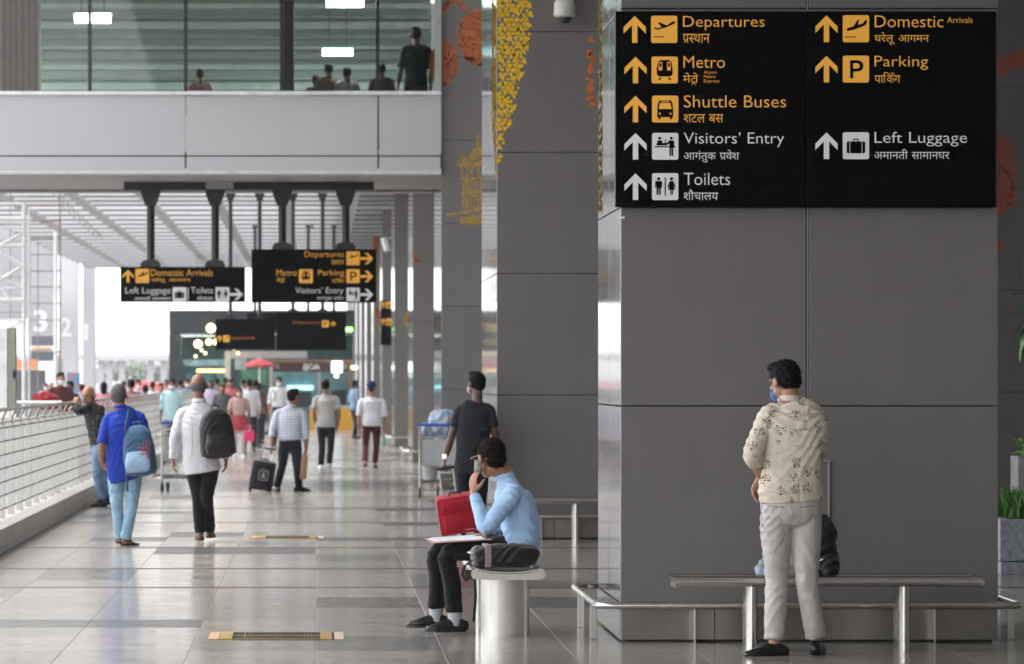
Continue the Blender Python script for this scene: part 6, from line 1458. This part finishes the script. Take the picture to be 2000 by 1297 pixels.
# --- crowd: built one by one with a coarser surface
CW = [
 # px, s, H, yaw, top colour, low colour, hair, label
 (40, 62, 1.60, 180, (.62, .22, .28), (.1, .1, .12), 'short', 'person in pink shirt standing far left behind the lattice mast'),
 (118, 108, 1.74, 200, (.09, .025, .03), (.02, .02, .02), 'short', 'tall dark haired person in maroon top behind the railing at the left'),
 (137, 100, 1.58, 150, (.012, .012, .014), (.02, .02, .02), 'short', 'person all in black beside the tall one in maroon behind the railing'),
 (101, 90, 1.56, 190, (.35, .32, .36), (.08, .08, .1), 'bald', 'person in pale grey top partly hidden left of the tall one in maroon'),
 (160, 84, 1.5, 20, (.36, .48, .62), (.1, .1, .14), 'short', 'person in pale blue behind the leaning man'),
 (203, 90, 1.56, 0, (.50, .24, .30), (.2, .1, .12), 'long', 'person in dusty pink between the leaning man and the blue polo man'),
 (256, 100, 1.62, 10, (.32, .15, .13), (.28, .14, .12), 'short', 'person in reddish brown clothes just right of the blue polo man'),
 (270, 84, 1.6, 190, (.60, .58, .66), (.24, .24, .30), 'short', 'person in white top and grey trousers beyond the railing right of the brown one'),
 (284, 92, 1.5, 5, (.22, .20, .26), (.3, .3, .36), 'short', 'person in slate grey with lowered head beyond the railing'),
 (298, 76, 1.55, 0, (.55, .55, .60), (.1, .1, .12), 'short', 'person in off-white shirt in the crowd beyond the railing'),
 (314, 86, 1.52, 190, (.16, .15, .18), (.06, .06, .08), 'short', 'person in dark grey beside the teal shirted one beyond the railing'),
 (336, 96, 1.62, 180, (.45, .66, .68), (.2, .2, .24), 'short', 'person in pale teal shirt just left of the man in the white shirt'),
 (352, 70, 1.6, 0, (.2, .2, .24), (.05, .05, .06), 'short', 'person in grey half hidden behind the balding man'),
 (366, 74, 1.6, 180, (.10, .20, .34), (.05, .05, .07), 'short', 'person in blue with pale mask behind the balding man'),
 (412, 76, 1.58, 180, (.45, .42, .52), (.1, .1, .14), 'short', 'person in lilac shirt and mask right of the balding man'),
 (424, 70, 1.64, 0, (.08, .08, .12), (.04, .04, .05), 'short', 'person in dark shirt among the people behind the black backpack'),
 (434, 84, 1.5, 180, (.10, .09, .10), (.1, .1, .1), 'long', 'person in black top close behind the woman in beige'),
 (440, 62, 1.66, 0, (.28, .10, .10), (.1, .05, .05), 'short', 'person in brick red shirt far behind the woman in beige'),
 (449, 74, 1.6, 180, (.55, .14, .16), (.1, .1, .1), 'short', 'person in bright red top just left of the woman in beige'),
 (487, 88, 1.62, 10, (.64, .64, .68), (.02, .02, .025), 'short', 'man in white shirt and black trousers walking away right of the woman in beige'),
 (500, 84, 1.6, -10, (.10, .07, .07), (.03, .03, .04), 'short', 'person in dark brown walking away right of the white shirt'),
 (506, 78, 1.5, 0, (.42, .16, .10), (.03, .03, .04), 'short', 'person in rust orange shirt beside the one in dark brown'),
 (475, 64, 1.6, 0, (.25, .36, .48), (.1, .1, .14), 'short', 'person in steel blue far behind the white shirts'),
 (693, 72, 1.58, -60, (.16, .24, .32), (.02, .02, .03), 'short', 'person in grey-blue shirt just left of the turban man'),
 (664, 58, 1.6, 180, (.05, .05, .06), (.02, .02, .02), 'short', 'kiosk worker in black behind the yellow counter'),
 (242, 66, 1.55, 0, (.58, .56, .58), (.2, .2, .2), 'short', 'person in white far beyond the grey haired man'),
 (325, 64, 1.6, 180, (.55, .3, .35), (.1, .1, .1), 'short', 'person in pink top far back in the crowd beyond the railing'),
 (90, 70, 1.5, 180, (.5, .45, .5), (.1, .1, .1), 'short', 'person in light mauve beyond the red bag at the left'),
]
for i, (px, s_, H_, yw, tc, lc, hr_, lb) in enumerate(CW):
    n_ = 'crowd_%d' % i
    person(lb, s_, px, H_, R(yw), {}, (SK2, SK4, SK3)[i % 3], cloth(n_+'t', tc), cloth(n_+'l', lc), hr_, H1 if i % 4 else H2, ('half', 'long', 'rolled')[i % 3], shoe='shoe', shoem=M_shoeb, detail=1 if s_ > 80 else 0, seed=50+i, stride=(.5, -.4, 0, .3)[i % 4], group='people in the far crowd',
           mask=(cloth('white_mask', (.72, .72, .78)) if yw > 90 and i % 2 else None))
lump('red_bag', (Wp(88, 784, 78)), (.24, .16, .16), C('red_bag', (.30, .02, .035)), 'dark red soft bag on the railing side next to the tall person in maroon', 'bag', 61)
bagp = B().box(*[(62-VX)/F*78, (112-VX)/F*78], 77.9, 78.3, 0, EYE-(797-VY)/F*78-.02, .01).build('ledge_box', M_concl); props(bagp, 'pale ledge under the dark red bag beyond the railing', 'ledge')
# --- inside the footbridge
for px, hs__, c_, lb in ((390, 6.9, (.20, .11, .10), 'person seen as a small bust behind the footbridge glass, third bay'), (617, 7.0, (.09, .05, .05), 'dark person left in the group behind the footbridge glass'), (642, 7.0, (.10, .06, .06), 'dark person in the middle of the group behind the footbridge glass'), (678, 6.95, (.22, .2, .2), 'paler person right in the group behind the footbridge glass'), (745, 7.0, (.05, .04, .04), 'person half hidden by the mullion behind the footbridge glass'), (812, 7.6, (.012, .02, .022), 'tall person in dark teal at the right end behind the footbridge glass')):
    Dz = 69.6; s_ = F/Dz; H_ = {390: 1.33, 617: 1.24, 642: 1.42, 678: 1.36, 745: 1.42, 812: 1.82}[px]
    person(lb, s_, px, H_, R(20), {}, SK3, cloth('b%d' % px, c_), BK, 'short', H1, 'half', shoe='shoe', shoem=M_shoeb, detail=1, seed=px, group='people inside the footbridge', base=5.03+(.15 if px == 812 else 0))

# --- things on the right bench
pb = root('backpack', Wp(1612, 1121, 27.62), 'slumped black backpack on the right bench behind the man in the floral shirt', 'backpack')
P = [loft([Wp(1606, 1118, 27.62), Wp(1608, 1090, 27.62), Wp(1606, 1062, 27.62), Wp(1607, 1040, 27.65), Wp(1606, 1008, 27.68)], [(.085, .1), (.09, .11), (.08, .1), (.095, .09), (.035, .05)], (1, 0, 0), n=18, p=2.6, cap=.3), loft([Wp(1618, 1115, 27.55), Wp(1620, 1090, 27.55)], [(.06, .08), (.05, .07)], (1, 0, 0), cap=.5)]
fuse('body', P, M_blk, pb, .008, 3, folds(0, [], .01, (9, 9, 7), 71))
B().tube([Wp(1600, 1096, 27.5), Wp(1606, 1092, 27.48), Wp(1613, 1096, 27.5), Wp(1615, 1110, 27.5)], .005, 6).build('strap', M_steel, pb)
gb_ = root('paper_bag', Wp(1488, 1122, 27.62), 'crumpled pale blue-grey bag on the right bench at the left of the standing man', 'bag')
fuse('body', [loft([Wp(1490, 1119, 27.6), Wp(1490, 1108, 27.6), Wp(1493, 1092, 27.62)], [(.045, .06), (.042, .05), (.012, .03)], (1, 0, 0), p=3, cap=.2)], C('bag_bluegrey', (.32, .36, .44)), gb_, .006, 1, folds(0, [], .008, (20, 20, 20), 73))
pk = root('carrier_bag', Wp(1552, 1122, 27.62), 'pale pink bag on the right bench seen between the legs of the standing man', 'bag')
b = B(); bx(b, MT(Wp(1552, 1121.5, 27.62)), -.06, .06, -.06, .06, 0, .19, .01); b.build('body', C('bag_pale_pink', (.52, .40, .41)), pk); b = B(); bx(b, MT(Wp(1552, 1121.5, 27.62)), -.0615, .0615, -.0615, .0615, .0, .06, .004); b.build('lower_band', C('bag_mauve2', (.30, .24, .25)), pk)

# ---------------------------------------------------------------- seams and pocket edges laid on the cloth surfaces
dgs = bpy.context.evaluated_depsgraph_get(); dgs.update()
from mathutils.bvhtree import BVHTree
def seam(rt_, part, pts, m, rr=.0016, name='seam'):
    ob = [c for c in rt_.children if c.name.split('.')[0] == part][0]; wm = wmat(ob); me = ob.data
    if ob.name not in _bv: _bv[ob.name] = BVHTree.FromPolygons([wm @ v.co for v in me.vertices], [tuple(p.vertices) for p in me.polygons])
    bv = _bv[ob.name]; o0 = Vector((0, 0, EYE)); P = []
    for i in range(len(pts)-1):
        for t in (0, .2, .4, .6, .8)+((1,) if i == len(pts)-2 else ()):
            x = pts[i][0]*(1-t)+pts[i+1][0]*t; y = pts[i][1]*(1-t)+pts[i+1][1]*t
            d = (Wp(x, y, 1)-o0).normalized(); h = bv.ray_cast(o0, d)
            if h[0] is not None: P.append(h[0]-d*rr*.3)
    if len(P) > 2:
        q = B().tube(P, rr, 5).build(name, m, ob, world=False); q.data.transform(wm.inverted())
_bv = {}
SE1 = mat('seam_cream', (.36, .33, .27), .8); SE2 = mat('seam_grey', (.27, .255, .25), .8); SE3 = mat('seam_blue', (.22, .36, .58), .8); SE4 = mat('seam_denim', (.10, .2, .32), .8); SE5 = mat('seam_black', (.003, .003, .003), .8); SE6 = mat('seam_white', (.42, .42, .44), .8)
seam(r_stand, 'shirt', [(1497, 815), (1545, 808), (1604, 818)], SE1); seam(r_stand, 'shirt', [(1496, 962), (1545, 964), (1598, 962)], SE1, .0014)
seam(r_stand, 'shirt', [(1508, 790), (1499, 820), (1498, 860), (1494, 885)], SE1, .0018)
seam(r_stand, 'trousers', [(1546, 975), (1547, 1005), (1546, 1035)], SE2); seam(r_stand, 'trousers', [(1500, 988), (1532, 991)], SE2, .003, 'pocket_edge'); seam(r_stand, 'trousers', [(1561, 991), (1593, 988)], SE2, .003, 'pocket_edge')
seam(r_stand, 'trousers', [(1489, 975), (1486, 1000), (1490, 1030)], SE2, .003, 'pocket_edge'); seam(r_stand, 'trousers', [(1492, 1245), (1512, 1247), (1530, 1245)], SE2); seam(r_stand, 'trousers', [(1580, 1243), (1597, 1245), (1612, 1243)], SE2)
seam(r_seat, 'shirt', [(993, 938), (1008, 955), (1014, 980), (1008, 1008)], SE3, .002); seam(r_seat, 'shirt', [(916, 978), (930, 980), (944, 977)], SE3, .0016); seam(r_seat, 'shirt', [(1012, 945), (1032, 975), (1040, 1020)], SE3, .0014)
seam(r_seat, 'trousers', [(872, 1085), (876, 1130), (882, 1180)], SE5, .002, 'crease_line')
seam(r_blue, 'trousers', [(241, 925), (243, 950)], SE4, .003); seam(r_blue, 'trousers', [(212, 928), (236, 930), (234, 955), (224, 962), (212, 955), (212, 928)], SE4, .003, 'pocket_edge'); seam(r_blue, 'trousers', [(246, 930), (268, 928), (268, 955), (257, 962), (247, 955), (246, 930)], SE4, .003, 'pocket_edge')
rw_ = [o for o in COL.objects if o.get('label', '').startswith('balding man')][0]
seam(rw_, 'shirt', [(358, 812), (390, 806), (424, 812)], SE6, .003); seam(rw_, 'shirt', [(374, 812), (376, 850), (374, 895)], SE6, .003)
# ---------------------------------------------------------------- air
hz = B().box(-405, 405, -165, 905, -1, 10.4).build('haze', None); props(hz, kind='stuff')
mh = bpy.data.materials.new('air'); mh.use_nodes = True; mh.node_tree.nodes.clear()
vo_ = mh.node_tree.nodes.new('ShaderNodeVolumePrincipled'); vo_.inputs['Color'].default_value = (.95, .96, 1, 1); vo_.inputs['Density'].default_value = .00022
mo_ = mh.node_tree.nodes.new('ShaderNodeOutputMaterial'); mh.node_tree.links.new(vo_.outputs[0], mo_.inputs['Volume']); hz.data.materials.append(mh)
